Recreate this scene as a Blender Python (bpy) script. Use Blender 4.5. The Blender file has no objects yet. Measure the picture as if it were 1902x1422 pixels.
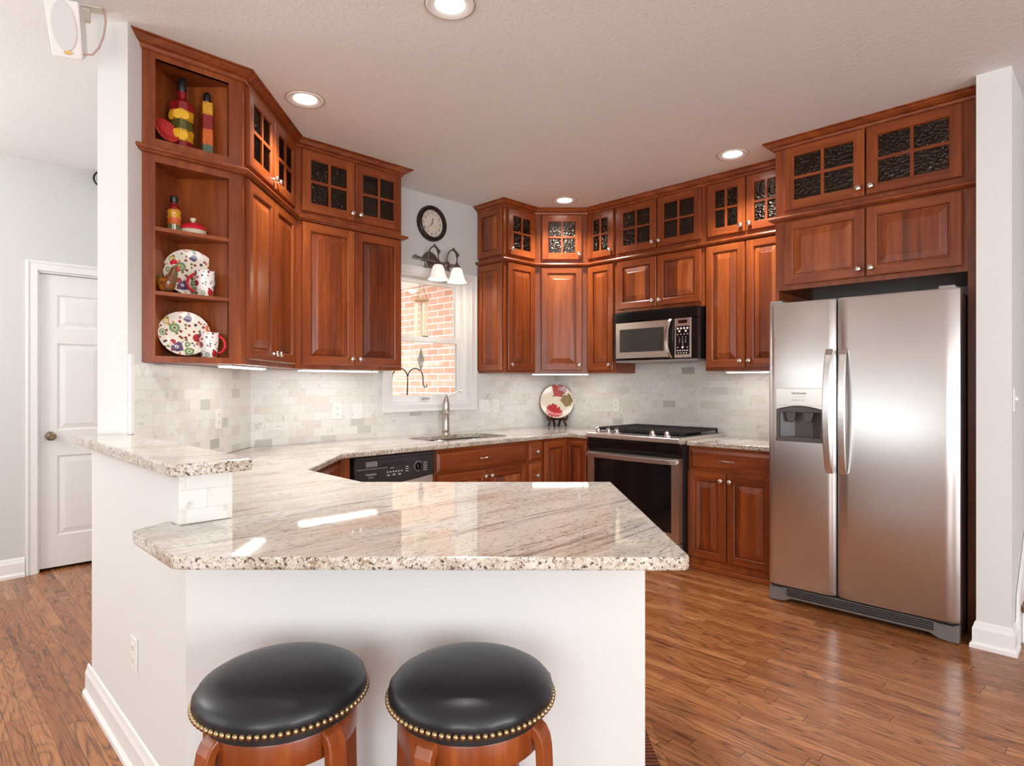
import bpy, bmesh, math, random
from mathutils import Vector, Matrix
from mathutils.geometry import tessellate_polygon
random.seed(7)
SC = bpy.context.scene
COL = SC.collection
R2 = math.sqrt(.5)
PI = math.pi
rad = math.radians

def PQ(p, q):
    """room coordinates: p along the window wall (away, right), q along the range wall (right, toward the viewer)"""
    return ((p + q) * R2, (p - q) * R2)

HC = 2.832      # ceiling
CT = .90        # counter top
BAR = 1.088     # raised bar top

# ------------------------------------------------------------------ camera, world, daylight, exposure
cam_d = bpy.data.cameras.new('camera')
cam = bpy.data.objects.new('camera', cam_d)
COL.objects.link(cam)
cam.location = (0, 0, 1.30)
cam.rotation_euler = (PI / 2, 0, 0)
cam_d.sensor_width = 36
cam_d.sensor_fit = 'HORIZONTAL'
cam_d.lens = 36 * 1139 / 1902
cam_d.shift_y = 3 / 1902
cam_d.clip_start = .05
SC.camera = cam

SC.view_settings.view_transform = 'Standard'
SC.view_settings.look = 'None'
SC.view_settings.gamma = 1
SC.view_settings.use_curve_mapping = False
SC.view_settings.exposure = 0.44
SC.cycles.use_denoising = True
SC.cycles.max_bounces = 8
SC.cycles.diffuse_bounces = 5
SC.cycles.glossy_bounces = 4
SC.cycles.transmission_bounces = 6
SC.cycles.transparent_max_bounces = 8
SC.cycles.caustics_reflective = False
SC.cycles.caustics_refractive = False
SC.cycles.sample_clamp_indirect = 8

world = bpy.data.worlds.new('sky')
SC.world = world
world.use_nodes = True
wn = world.node_tree.nodes
wn['Background'].inputs['Color'].default_value = (.92, .96, 1.0, 1)
wn['Background'].inputs['Strength'].default_value = 3.0


def area_light(name, loc, target, sx, sy, power, color=(1, 1, 1)):
    d = bpy.data.lights.new(name, 'AREA')
    d.shape = 'RECTANGLE'
    d.size, d.size_y = sx, sy
    d.energy = power
    d.color = color
    o = bpy.data.objects.new(name, d)
    COL.objects.link(o)
    o.location = loc
    o.rotation_euler = (Vector(target) - Vector(loc)).to_track_quat('-Z', 'Y').to_euler()
    return o


# daylight entering by the open windows behind the viewer (an added diffuser sheet dims the third)
_a = PQ(-2.42, 1.9); _b = PQ(0, 1.9)
area_light('daylight_patio_window', (_a[0], _a[1], 1.45), (_b[0], _b[1], 2.5), 2.7, 1.7, 50, (.93, .97, 1))
_a = PQ(.6, 4.42); _b = PQ(.6, 0)
area_light('daylight_side_window', (_a[0], _a[1], 1.45), (_b[0], _b[1], 2.5), 3.0, 1.7, 84, (.93, .97, 1))


_d = bpy.data.lights.new('hall_fill_light', 'POINT')  # added lamp out of view, brightens the hall wall and ceiling
_d.energy, _d.shadow_soft_size, _d.color = 42, .25, (1, .98, .95)
_o = bpy.data.objects.new('hall_fill_light', _d)
COL.objects.link(_o)
_o.location = (-3.7, 2.3, 2.05)


# ------------------------------------------------------------------ materials
def srgb(r, g, b):
    f = lambda c: (c / 255 / 12.92) if c / 255 <= .04045 else ((c / 255 + .055) / 1.055) ** 2.4
    return (f(r), f(g), f(b), 1)


class NT:
    """small node-tree helper"""
    def __init__(self, name):
        self.m = bpy.data.materials.new(name)
        self.m.use_nodes = True
        self.t = self.m.node_tree
        self.n = self.t.nodes
        self.b = self.n['Principled BSDF']

    def add(self, kind, **kw):
        x = self.n.new(kind)
        for k, v in kw.items():
            setattr(x, k, v)
        return x

    def link(self, a, b):
        self.t.links.new(a, b)

    def coords(self, kind='Object', scale=(1, 1, 1), rot=(0, 0, 0), loc=(0, 0, 0), rnd=False):
        tc = self.add('ShaderNodeTexCoord')
        src = tc.outputs[kind]
        if rnd:
            oi = self.add('ShaderNodeObjectInfo')
            mu = self.add('ShaderNodeMath', operation='MULTIPLY')
            self.link(oi.outputs['Random'], mu.inputs[0])
            mu.inputs[1].default_value = 37.0
            va = self.add('ShaderNodeVectorMath', operation='ADD')
            self.link(src, va.inputs[0])
            self.link(mu.outputs[0], va.inputs[1])
            src = va.outputs[0]
        mp = self.add('ShaderNodeMapping')
        mp.inputs['Scale'].default_value = scale
        mp.inputs['Rotation'].default_value = rot
        mp.inputs['Location'].default_value = loc
        self.link(src, mp.inputs['Vector'])
        return mp.outputs['Vector']

    def noise(self, vec, scale, detail=3, rough=.5, dist=0):
        x = self.add('ShaderNodeTexNoise')
        x.inputs['Scale'].default_value = scale
        x.inputs['Detail'].default_value = detail
        x.inputs['Roughness'].default_value = rough
        x.inputs['Distortion'].default_value = dist
        self.link(vec, x.inputs['Vector'])
        return x.outputs['Fac']

    def ramp(self, fac, stops, interp='LINEAR'):
        x = self.add('ShaderNodeValToRGB')
        e = x.color_ramp.elements
        x.color_ramp.interpolation = interp
        while len(e) < len(stops):
            e.new(.5)
        for i, (p, c) in enumerate(stops):
            e[i].position = p
            e[i].color = c if len(c) == 4 else (*c, 1)
        self.link(fac, x.inputs['Fac'])
        return x.outputs['Color']

    def mix(self, fac, a, b, mode='MIX'):
        x = self.add('ShaderNodeMix', data_type='RGBA', blend_type=mode)
        for sock, v in ((x.inputs['Factor'], fac), (x.inputs['A'], a), (x.inputs['B'], b)):
            if hasattr(v, 'is_linked'):
                self.link(v, sock)
            else:
                sock.default_value = v
        return x.outputs['Result']

    def math(self, op, a, b=0.0, c=None):
        x = self.add('ShaderNodeMath', operation=op)
        for i, v in enumerate((a, b, c)):
            if v is None:
                continue
            if hasattr(v, 'is_linked'):
                self.link(v, x.inputs[i])
            else:
                x.inputs[i].default_value = v
        return x.outputs[0]

    def bump(self, h, strength=.2, dist=.01):
        x = self.add('ShaderNodeBump')
        x.inputs['Strength'].default_value = strength
        x.inputs['Distance'].default_value = dist
        self.link(h, x.inputs['Height'])
        self.link(x.outputs['Normal'], self.b.inputs['Normal'])

    def set(self, **kw):
        for k, v in kw.items():
            s = self.b.inputs[k.replace('_', ' ')]
            if hasattr(v, 'is_linked'):
                self.link(v, s)
            else:
                s.default_value = v
        return self.m


def plain(name, col, rough=.5, metal=0.0, **kw):
    t = NT(name)
    return t.set(Base_Color=col, Roughness=rough, Metallic=metal, **kw)


def speckled(name, col, rough, var=.05, scale=30, bump=0.0, bscale=200, spec=.5):
    """paint-like material with faint tone variation and orange-peel relief"""
    t = NT(name)
    v = t.coords('Object')
    n = t.noise(v, scale, 3)
    a = tuple(c * (1 - var) for c in col[:3]) + (1,)
    c = t.mix(n, a, col)
    if bump:
        t.bump(t.noise(v, bscale, 2), bump, .004)
    t.set(Base_Color=c, Roughness=rough)
    t.b.inputs['Specular IOR Level'].default_value = spec
    return t.m


def cherry(name, axis='z', boards=False, tone=1.0):
    t = NT(name)
    sc = {'z': (22, 22, 1.6), 'x': (1.6, 22, 22), 'y': (22, 1.6, 22)}[axis]
    v = t.coords('Object', scale=sc, rnd=True)
    n1 = t.noise(v, 1.0, 4, .6, .6)
    n2 = t.noise(v, 4.0, 3, .6, .2)
    v2 = t.coords('Object', scale={'z': (5, 5, .9), 'x': (.9, 5, 5), 'y': (5, .9, 5)}[axis], rnd=True)
    n3 = t.noise(v2, 1.0, 2, .5, 1.2)
    f = t.math('ADD', t.math('MULTIPLY', n1, .55), t.math('MULTIPLY', n2, .2))
    f = t.math('ADD', f, t.math('MULTIPLY', n3, .3))
    oi = t.add('ShaderNodeObjectInfo')
    f = t.math('ADD', f, t.math('MULTIPLY', t.math('SUBTRACT', oi.outputs['Random'], .5), .10))
    if boards:
        sep = t.add('ShaderNodeSeparateXYZ')
        t.link(t.coords('Object', rnd=False), sep.inputs[0])
        bx = t.math('FLOOR', t.math('MULTIPLY', sep.outputs['X'], 11.0))
        bx = t.math('ADD', bx, t.math('MULTIPLY', oi.outputs['Random'], 91.0))
        wn_ = t.add('ShaderNodeTexWhiteNoise', noise_dimensions='1D')
        t.link(bx, wn_.inputs['W'])
        f = t.math('ADD', f, t.math('MULTIPLY', t.math('SUBTRACT', wn_.outputs['Value'], .5), .34))
    k = tone
    c = t.ramp(f, [(.28, (.095 * k, .017 * k, .0042 * k)), (.52, (.235 * k, .049 * k, .0100 * k)), (.78, (.43 * k, .112 * k, .024 * k))])
    t.bump(n2, .03, .002)
    t.set(Base_Color=c, Roughness=.30)
    t.b.inputs['Specular IOR Level'].default_value = .45
    t.b.inputs['Coat Weight'].default_value = .15
    t.b.inputs['Coat Roughness'].default_value = .2
    return t.m


MAT = {}
MAT['wood'] = cherry('cherry_vertical', 'z')
MAT['wood_h'] = cherry('cherry_horizontal', 'x')
MAT['wood_p'] = cherry('cherry_panel_boards', 'z', True)
MAT['wood_in'] = cherry('cherry_interior', 'z', False, .95)
MAT['wood_stool'] = cherry('stool_wood', 'z', False, 1.0)
MAT['wall'] = speckled('wall_paint_white', srgb(226, 226, 224), .6, .02, 3, .06, 260, .3)
MAT['wall_grey'] = speckled('wall_paint_pale_grey', srgb(212, 213, 211), .65, .02, 3, .06, 260, .3)
MAT['trim'] = speckled('trim_paint_white', srgb(238, 238, 237), .35, .01, 5, 0, 1)
MAT['white_plastic'] = plain('white_plastic', srgb(240, 240, 236), .35)
MAT['slot'] = plain('dark_slot', srgb(60, 58, 55), .6)
MAT['chrome'] = plain('satin_nickel', (.80, .77, .73, 1), .22, 1)
MAT['nickel'] = plain('brushed_nickel', (.50, .46, .41, 1), .30, 1)
MAT['black'] = plain('black_gloss', (.006, .006, .007, 1), .12)
MAT['black_matte'] = plain('black_matte', (.012, .011, .012, 1), .45)
MAT['iron'] = plain('cast_iron', (.018, .017, .018, 1), .5, .3)
MAT['iron_wrought'] = plain('wrought_iron', (.022, .022, .026, 1), .5, .6)
MAT['pewter'] = plain('antique_pewter', (.23, .20, .17, 1), .38, 1)
MAT['brass'] = plain('antique_brass', (.42, .31, .17, 1), .32, 1)
MAT['door_knob'] = plain('aged_bronze', (.24, .19, .12, 1), .3, 1)


def ceiling_mat():
    t = NT('ceiling_brushed_texture')
    v = t.coords('Object')
    n = t.noise(v, 26, 3, .55, 1.6)
    n2 = t.noise(v, 90, 2)
    t.bump(t.math('ADD', n, t.math('MULTIPLY', n2, .3)), .35, .006)
    t.set(Base_Color=srgb(235, 236, 236), Roughness=.9)
    t.b.inputs['Specular IOR Level'].default_value = .2
    return t.m


MAT['ceiling'] = ceiling_mat()


def floor_mat():
    t = NT('oak_plank_floor')
    # planks run along q (the direction of the range wall)
    v = t.coords('Object', rot=(0, 0, rad(45)))      # x' = along planks, y' = across
    sep = t.add('ShaderNodeSeparateXYZ'); t.link(v, sep.inputs[0])
    W = .0575
    row = t.math('FLOOR', t.math('DIVIDE', sep.outputs['Y'], W))
    wn1 = t.add('ShaderNodeTexWhiteNoise', noise_dimensions='1D'); t.link(row, wn1.inputs['W'])
    xs = t.math('ADD', sep.outputs['X'], t.math('MULTIPLY', wn1.outputs['Value'], 7.3))
    LEN = .95
    colm = t.math('FLOOR', t.math('DIVIDE', xs, LEN))
    cv = t.add('ShaderNodeCombineXYZ'); t.link(row, cv.inputs[0]); t.link(colm, cv.inputs[1])
    wn2 = t.add('ShaderNodeTexWhiteNoise', noise_dimensions='2D'); t.link(cv.outputs[0], wn2.inputs['Vector'])
    rnd = wn2.outputs['Value']
    # seams
    fy = t.math('FRACT', t.math('DIVIDE', sep.outputs['Y'], W))
    dy = t.math('MINIMUM', fy, t.math('SUBTRACT', 1.0, fy))
    fx = t.math('FRACT', t.math('DIVIDE', xs, LEN))
    dx = t.math('MINIMUM', fx, t.math('SUBTRACT', 1.0, fx))
    seam = t.math('MINIMUM', t.math('GREATER_THAN', dy, .012), t.math('GREATER_THAN', dx, .0013))
    # grain: stretched along the plank, shifted per plank, bent into arches
    off = t.math('MULTIPLY', rnd, 53.0)
    gx = t.math('ADD', t.math('MULTIPLY', xs, 1.0), off)
    gv = t.add('ShaderNodeCombineXYZ')
    t.link(gx, gv.inputs[0]); t.link(sep.outputs['Y'], gv.inputs[1]); t.link(off, gv.inputs[2])
    mp = t.add('ShaderNodeMapping'); mp.inputs['Scale'].default_value = (1.1, 9.0, 1)
    t.link(gv.outputs[0], mp.inputs['Vector'])
    low = t.noise(mp.outputs[0], 1.0, 2, .5, .5)
    rings = t.math('FRACT', t.math('MULTIPLY', low, 15.0))
    rr = t.math('SUBTRACT', 1.0, t.math('ABSOLUTE', t.math('SUBTRACT', t.math('MULTIPLY', rings, 2.0), 1.0)))
    line = t.math('POWER', rr, 3.4)
    mp2 = t.add('ShaderNodeMapping'); mp2.inputs['Scale'].default_value = (7, 260, 1)
    t.link(gv.outputs[0], mp2.inputs['Vector'])
    pores = t.noise(mp2.outputs[0], 1.0, 3, .6)
    pm = t.ramp(pores, [(.42, (0, 0, 0)), (.56, (1, 1, 1))])
    base = t.ramp(rnd, [(0, srgb(156, 94, 52)), (.35, srgb(172, 108, 62)), (.7, srgb(182, 118, 70)), (1, srgb(194, 130, 82))])
    dark = t.mix(1.0, base, (.13, .09, .07, 1), 'MULTIPLY')
    gl = t.math('MULTIPLY', line, t.math('ADD', t.math('MULTIPLY', pm, .4), .55))
    c = t.mix(gl, base, dark)
    c = t.mix(t.math('MULTIPLY', pm, .30), c, dark)
    c = t.mix(seam, srgb(58, 30, 17), c)
    t.bump(seam, .25, .001)
    t.set(Base_Color=c, Roughness=t.math('ADD', .20, t.math('MULTIPLY', pm, .10)))
    t.b.inputs['Specular IOR Level'].default_value = .5
    return t.m


MAT['floor'] = floor_mat()


def granite_mat():
    t = NT('cream_granite')
    v = t.coords('Object', rot=(0, 0, rad(-45)))
    def st(scale, vec=None):
        mp = t.add('ShaderNodeMapping'); mp.inputs['Scale'].default_value = scale
        t.link(vec or v, mp.inputs['Vector'])
        return mp.outputs[0]
    streak = t.noise(st((1.1, 7.0, 3.0)), 1.5, 5, .6, 1.0)
    c = t.ramp(streak, [(.30, srgb(188, 176, 160)), (.45, srgb(206, 198, 186)), (.58, srgb(216, 211, 202)), (.72, srgb(200, 190, 176))])
    # warm clouds
    rust = t.ramp(t.noise(st((1.4, 3.0, 3.0)), 1.6, 5, .62, .6), [(.55, (0, 0, 0)), (.72, (1, 1, 1))])
    c = t.mix(t.math('MULTIPLY', rust, .42), c, srgb(190, 150, 108))
    # short grey-brown dashes along the streaks
    d1 = t.noise(st((34, 120, 90)), 1.0, 4, .62, .3)
    dens = t.noise(st((2.0, 6.0, 4.0)), 1.2, 3, .5)
    thr = t.math('ADD', d1, t.math('MULTIPLY', t.math('SUBTRACT', dens, .5), .22))
    c = t.mix(t.math('MULTIPLY', t.ramp(thr, [(.56, (0, 0, 0)), (.66, (1, 1, 1))]), .75), c, srgb(116, 100, 86))
    d2 = t.noise(st((70, 150, 120)), 1.3, 2, .5)
    c = t.mix(t.math('MULTIPLY', t.ramp(d2, [(.57, (0, 0, 0)), (.68, (1, 1, 1))]), .45), c, srgb(240, 236, 228))
    # a few long dark veins
    w = t.noise(st((.55, 4.2, 2.0)), 1.0, 5, .55, 1.6)
    thin = t.ramp(w, [(.478, (0, 0, 0)), (.496, (1, 1, 1)), (.500, (1, 1, 1)), (.520, (0, 0, 0))])
    brk = t.ramp(t.noise(st((3, 30, 9)), 1.0, 3, .6), [(.40, (0, 0, 0)), (.60, (1, 1, 1))])
    c = t.mix(t.math('MULTIPLY', t.math('MULTIPLY', thin, brk), .75), c, srgb(104, 90, 80))
    d3 = t.noise(st((62, 90, 90)), 1.0, 2, .5)
    c = t.mix(t.math('MULTIPLY', t.ramp(d3, [(.675, (0, 0, 0)), (.72, (1, 1, 1))]), .9), c, srgb(70, 56, 48))
    t.set(Base_Color=c, Roughness=.045)
    t.b.inputs['Specular IOR Level'].default_value = .65
    return t.m


MAT['granite'] = granite_mat()


def granite_edge_mat():
    """the polished edge shows the coarse end grain of the same stone"""
    t = NT('cream_granite_edge')
    v = t.coords('Object', scale=(1, 1, 1))
    c = t.ramp(t.noise(v, 9, 4, .6), [(.3, srgb(160, 142, 120)), (.5, srgb(200, 190, 176)), (.7, srgb(218, 213, 204))])
    sp = t.noise(v, 120, 3, .6)
    c = t.mix(t.math('MULTIPLY', t.ramp(sp, [(.52, (0, 0, 0)), (.62, (1, 1, 1))]), .75), c, srgb(140, 112, 84))
    s2 = t.noise(v, 110, 2, .5)
    c = t.mix(t.math('MULTIPLY', t.ramp(s2, [(.58, (0, 0, 0)), (.64, (1, 1, 1))]), .92), c, srgb(66, 52, 46))
    s3 = t.noise(v, 150, 2, .5)
    c = t.mix(t.math('MULTIPLY', t.ramp(s3, [(.56, (0, 0, 0)), (.66, (1, 1, 1))]), .6), c, srgb(240, 236, 228))
    t.set(Base_Color=c, Roughness=.12)
    return t.m


MAT['granite_edge'] = granite_edge_mat()


def tile_mat(name, tw=.115, th=.0555):
    t = NT(name)
    tc = t.add('ShaderNodeTexCoord')
    sep = t.add('ShaderNodeSeparateXYZ'); t.link(tc.outputs['Object'], sep.inputs[0])
    xx = t.math('ADD', sep.outputs['X'], sep.outputs['Y'])
    row = t.math('FLOOR', t.math('DIVIDE', sep.outputs['Z'], th))
    half = t.math('MULTIPLY', t.math('FRACT', t.math('MULTIPLY', row, .5)), 1.0)
    xs = t.math('ADD', t.math('DIVIDE', xx, tw), half)
    colm = t.math('FLOOR', xs)
    cv = t.add('ShaderNodeCombineXYZ'); t.link(row, cv.inputs[0]); t.link(colm, cv.inputs[1])
    w = t.add('ShaderNodeTexWhiteNoise', noise_dimensions='2D'); t.link(cv.outputs[0], w.inputs['Vector'])
    fx = t.math('FRACT', xs); fz = t.math('FRACT', t.math('DIVIDE', sep.outputs['Z'], th))
    dx = t.math('MINIMUM', fx, t.math('SUBTRACT', 1.0, fx)); dz = t.math('MINIMUM', fz, t.math('SUBTRACT', 1.0, fz))
    inside = t.math('MINIMUM', t.math('GREATER_THAN', dx, .009), t.math('GREATER_THAN', dz, .018))
    base = t.ramp(w.outputs['Value'], [(0, srgb(232, 232, 229)), (.60, srgb(228, 227, 222)), (.88, srgb(221, 219, 213)), (.94, srgb(226, 222, 212)), (.97, srgb(212, 210, 204)), (.99, srgb(196, 195, 190)), (1, srgb(166, 166, 162))], 'LINEAR')
    off = t.math('MULTIPLY', w.outputs['Value'], 40.0)
    va = t.add('ShaderNodeVectorMath', operation='ADD'); t.link(tc.outputs['Object'], va.inputs[0]); t.link(off, va.inputs[1])
    vn = t.noise(va.outputs[0], 14, 5, .62, 1.5)
    vein = t.ramp(vn, [(.30, (1, 1, 1)), (.42, (0, 0, 0))])
    c = t.mix(t.math('MULTIPLY', vein, .50), base, srgb(172, 168, 158))
    c = t.mix(inside, srgb(214, 211, 204), c)
    t.bump(inside, .25, .001)
    t.set(Base_Color=c, Roughness=.28)
    return t.m


MAT['tile'] = tile_mat('marble_subway_tile')


def brick_mat():
    t = NT('outdoor_brick')
    v = t.coords('Object')
    sep = t.add('ShaderNodeSeparateXYZ'); t.link(v, sep.inputs[0])
    cv = t.add('ShaderNodeCombineXYZ'); t.link(sep.outputs['X'], cv.inputs[0]); t.link(sep.outputs['Z'], cv.inputs[1])
    b = t.add('ShaderNodeTexBrick')
    b.inputs['Scale'].default_value = 1
    b.inputs['Brick Width'].default_value = .225
    b.inputs['Row Height'].default_value = .075
    b.inputs['Mortar Size'].default_value = .0065
    b.inputs['Color1'].default_value = srgb(204, 146, 122)
    b.inputs['Color2'].default_value = srgb(226, 178, 154)
    b.inputs['Mortar'].default_value = srgb(240, 234, 226)
    t.link(cv.outputs[0], b.inputs['Vector'])
    c = t.mix(t.math('MULTIPLY', t.noise(v, 40, 4, .6), .35), b.outputs['Color'], srgb(196, 142, 122))
    t.set(Base_Color=c, Roughness=.9)
    return t.m


MAT['brick'] = brick_mat()


def steel_mat(name, rough=.29, along='x', tint=(.68, .66, .645, 1)):
    t = NT(name)
    v = t.coords('Object', scale={'x': (2, 2, 400), 'z': (400, 400, 2)}[along])
    n = t.noise(v, 1.0, 3, .6)
    w = t.noise(t.coords('Object', scale=(1.0, 1, 1.6)), 1.5, 1, .4)
    x = t.add('ShaderNodeBump'); x.inputs['Strength'].default_value = .10; x.inputs['Distance'].default_value = .06
    t.link(w, x.inputs['Height'])
    y = t.add('ShaderNodeBump'); y.inputs['Strength'].default_value = .03; y.inputs['Distance'].default_value = .001
    t.link(n, y.inputs['Height']); t.link(x.outputs['Normal'], y.inputs['Normal'])
    t.link(y.outputs['Normal'], t.b.inputs['Normal'])
    t.set(Base_Color=tint, Metallic=1.0, Roughness=t.math('ADD', rough - .03, t.math('MULTIPLY', n, .06)))
    return t.m


MAT['steel'] = steel_mat('brushed_steel')
MAT['steel_light'] = steel_mat('brushed_steel_light', .3, 'x', (.72, .68, .64, 1))
MAT['grey_plastic'] = plain('grey_plastic', srgb(150, 146, 143), .35)
MAT['grey_dark'] = plain('dark_grey_plastic', srgb(84, 78, 78), .35)
MAT['dw_panel'] = plain('charcoal_console', (.022, .018, .020, 1), .28)
MAT['ink'] = plain('printed_grey', srgb(70, 66, 64), .6)
MAT['ink_white'] = plain('printed_white', srgb(232, 228, 224), .5)


def glass_clear(name, rough=0.0):
    t = NT(name)
    out = t.n['Material Output']
    tr = t.add('ShaderNodeBsdfTransparent'); tr.inputs['Color'].default_value = (.97, .99, .98, 1)
    gl = t.add('ShaderNodeBsdfGlossy'); gl.inputs['Roughness'].default_value = rough
    fr = t.add('ShaderNodeFresnel'); fr.inputs['IOR'].default_value = 1.45
    mx = t.add('ShaderNodeMixShader')
    t.link(fr.outputs[0], mx.inputs[0]); t.link(tr.outputs[0], mx.inputs[1]); t.link(gl.outputs[0], mx.inputs[2])
    t.link(mx.outputs[0], out.inputs['Surface'])
    return t.m


MAT['window_glass'] = glass_clear('window_glass')


def seeded_glass():
    """textured cabinet glass, dark because the cupboard behind it is unlit"""
    t = NT('seeded_cabinet_glass')
    v = t.coords('Object', rnd=True)
    vo = t.add('ShaderNodeTexVoronoi', feature='SMOOTH_F1'); vo.inputs['Scale'].default_value = 75
    t.link(v, vo.inputs['Vector'])
    h = t.math('ADD', vo.outputs['Distance'], t.math('MULTIPLY', t.noise(v, 40, 3), .8))
    b = t.add('ShaderNodeBump'); b.inputs['Strength'].default_value = .55; b.inputs['Distance'].default_value = .01
    t.link(h, b.inputs['Height'])
    out = t.n['Material Output']
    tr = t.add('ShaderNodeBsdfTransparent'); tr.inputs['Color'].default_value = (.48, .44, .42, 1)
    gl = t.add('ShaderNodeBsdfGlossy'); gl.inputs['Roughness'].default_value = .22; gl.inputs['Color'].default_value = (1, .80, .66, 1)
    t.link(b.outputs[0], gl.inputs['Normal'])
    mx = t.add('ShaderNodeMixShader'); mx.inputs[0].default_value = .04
    t.link(tr.outputs[0], mx.inputs[1]); t.link(gl.outputs[0], mx.inputs[2])
    t.link(mx.outputs[0], out.inputs['Surface'])
    return t.m


MAT['seeded'] = seeded_glass()
MAT['cab_inside'] = plain('cabinet_lining', (.26, .14, .105, 1), .7)


def leather_mat():
    t = NT('black_leather')
    v = t.coords('Object')
    n = t.noise(v, 160, 3, .6)
    w = t.noise(v, 14, 2, .5)
    t.bump(t.math('ADD', t.math('MULTIPLY', n, .25), w), .12, .006)
    c = t.mix(w, (.007, .008, .012, 1), (.013, .013, .017, 1))
    t.set(Base_Color=c, Roughness=t.math('ADD', .30, t.math('MULTIPLY', n, .12)))
    return t.m


MAT['leather'] = leather_mat()


def emit(name, col, s):
    t = NT(name)
    t.set(Base_Color=(.9, .9, .9, 1), Roughness=.4)
    t.b.inputs['Emission Color'].default_value = (*col, 1)
    t.b.inputs['Emission Strength'].default_value = s
    return t.m


MAT['can_lens'] = emit('lit_can_lens', (1, .95, .88), 9)
MAT['tube_lens'] = emit('lit_undercabinet_lens', (1, .965, .91), 9)
MAT['shade'] = emit('lit_frosted_shade', (1, .90, .76), .38)
MAT['bulb'] = emit('lit_bulb', (1, .9, .75), 12)


def floral(name, ground, cols, scale=26):
    """painted flowers and paisley flecks on glazed pottery"""
    t = NT(name)
    v = t.coords('Object')
    vo = t.add('ShaderNodeTexVoronoi'); vo.inputs['Scale'].default_value = scale; vo.inputs['Randomness'].default_value = .85
    t.link(v, vo.inputs['Vector'])
    sepc = t.add('ShaderNodeSeparateColor'); t.link(vo.outputs['Color'], sepc.inputs[0])
    n = len(cols)
    colr = t.ramp(sepc.outputs[0], [(i / n, c) for i, c in enumerate(cols)], 'CONSTANT')
    d = vo.outputs['Distance']
    petal = t.math('LESS_THAN', d, t.math('ADD', .30, t.math('MULTIPLY', sepc.outputs[1], .24)))
    core = t.math('LESS_THAN', d, .12)
    ring = t.math('MULTIPLY', t.math('GREATER_THAN', d, .17), t.math('LESS_THAN', d, .22))
    c = t.mix(petal, ground, colr)
    c = t.mix(ring, c, ground)
    c = t.mix(core, c, t.ramp(sepc.outputs[2], [(0, srgb(90, 30, 30)), (.4, srgb(230, 170, 90)), (.7, srgb(60, 60, 90))], 'CONSTANT'))
    v2 = t.add('ShaderNodeTexVoronoi'); v2.inputs['Scale'].default_value = scale * 2.7
    t.link(v, v2.inputs['Vector'])
    s2 = t.add('ShaderNodeSeparateColor'); t.link(v2.outputs['Color'], s2.inputs[0])
    dots = t.math('MULTIPLY', t.math('LESS_THAN', v2.outputs['Distance'], .36), t.math('SUBTRACT', 1.0, petal))
    c2 = t.ramp(s2.outputs[0], [(0, srgb(150, 40, 50)), (.3, srgb(120, 110, 60)), (.5, srgb(60, 60, 80)), (.7, srgb(200, 120, 70)), (.85, ground)], 'CONSTANT')
    c = t.mix(dots, c, c2)
    t.set(Base_Color=c, Roughness=.2)
    return t.m


CREAM = srgb(236, 228, 212)
FCOLS = [srgb(176, 42, 46), srgb(208, 104, 70), srgb(122, 150, 104), srgb(92, 74, 110), srgb(196, 170, 84), srgb(160, 50, 60), srgb(214, 140, 110), srgb(110, 130, 140)]
MAT['floral'] = floral('floral_glaze', CREAM, FCOLS, 19)
MAT['floral_mug'] = floral('floral_glaze_mug', srgb(238, 236, 232), FCOLS, 24)
MAT['red_glaze'] = plain('red_glaze', srgb(190, 30, 42), .18)
MAT['red_glaze2'] = plain('tomato_red_glaze', srgb(205, 38, 52), .22)
MAT['cream_glaze'] = plain('cream_glaze', srgb(230, 220, 190), .25)
MAT['wax_black'] = plain('black_wax', (.01, .01, .012, 1), .3)


def layers(name, stops, scale=70):
    """preserved fruit and peppers in horizontal layers behind glass; stops run bottom to top in metres"""
    t = NT(name)
    tc = t.add('ShaderNodeTexCoord')
    sep = t.add('ShaderNodeSeparateXYZ'); t.link(tc.outputs['Object'], sep.inputs[0])
    n = t.noise(tc.outputs['Object'], scale, 3, .6)
    z = t.math('ADD', sep.outputs['Z'], t.math('MULTIPLY', t.math('SUBTRACT', n, .5), .016))
    zz = t.math('DIVIDE', z, stops[-1][0])
    c = t.ramp(zz, [(max(0, a / stops[-1][0]), col) for a, col in stops], 'CONSTANT')
    vo = t.add('ShaderNodeTexVoronoi'); vo.inputs['Scale'].default_value = scale
    t.link(tc.outputs['Object'], vo.inputs['Vector'])
    c = t.mix(t.math('MULTIPLY', vo.outputs['Distance'], .8), c, t.mix(1.0, c, (.45, .38, .3, 1), 'MULTIPLY'))
    t.set(Base_Color=c, Roughness=.08)
    t.b.inputs['Coat Weight'].default_value = .6
    return t.m


RED, YEL, OLV, ORG, GRN, CRM = srgb(150, 22, 34), srgb(226, 168, 40), srgb(96, 94, 34), srgb(222, 106, 40), srgb(66, 84, 50), srgb(170, 40, 50)
MAT['lay_big'] = layers('preserved_lemons_peppers', [(0, RED), (.042, YEL), (.092, OLV), (.138, YEL), (.185, RED), (.36, RED)], 38)
MAT['lay_slim'] = layers('preserved_peppers_squared', [(0, srgb(90, 110, 90)), (.055, ORG), (.13, RED), (.20, YEL), (.27, YEL)], 90)
MAT['lay_small'] = layers('preserved_peppers_small', [(0, srgb(120, 116, 70)), (.03, ORG), (.06, YEL), (.098, RED), (.15, RED)], 80)


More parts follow.
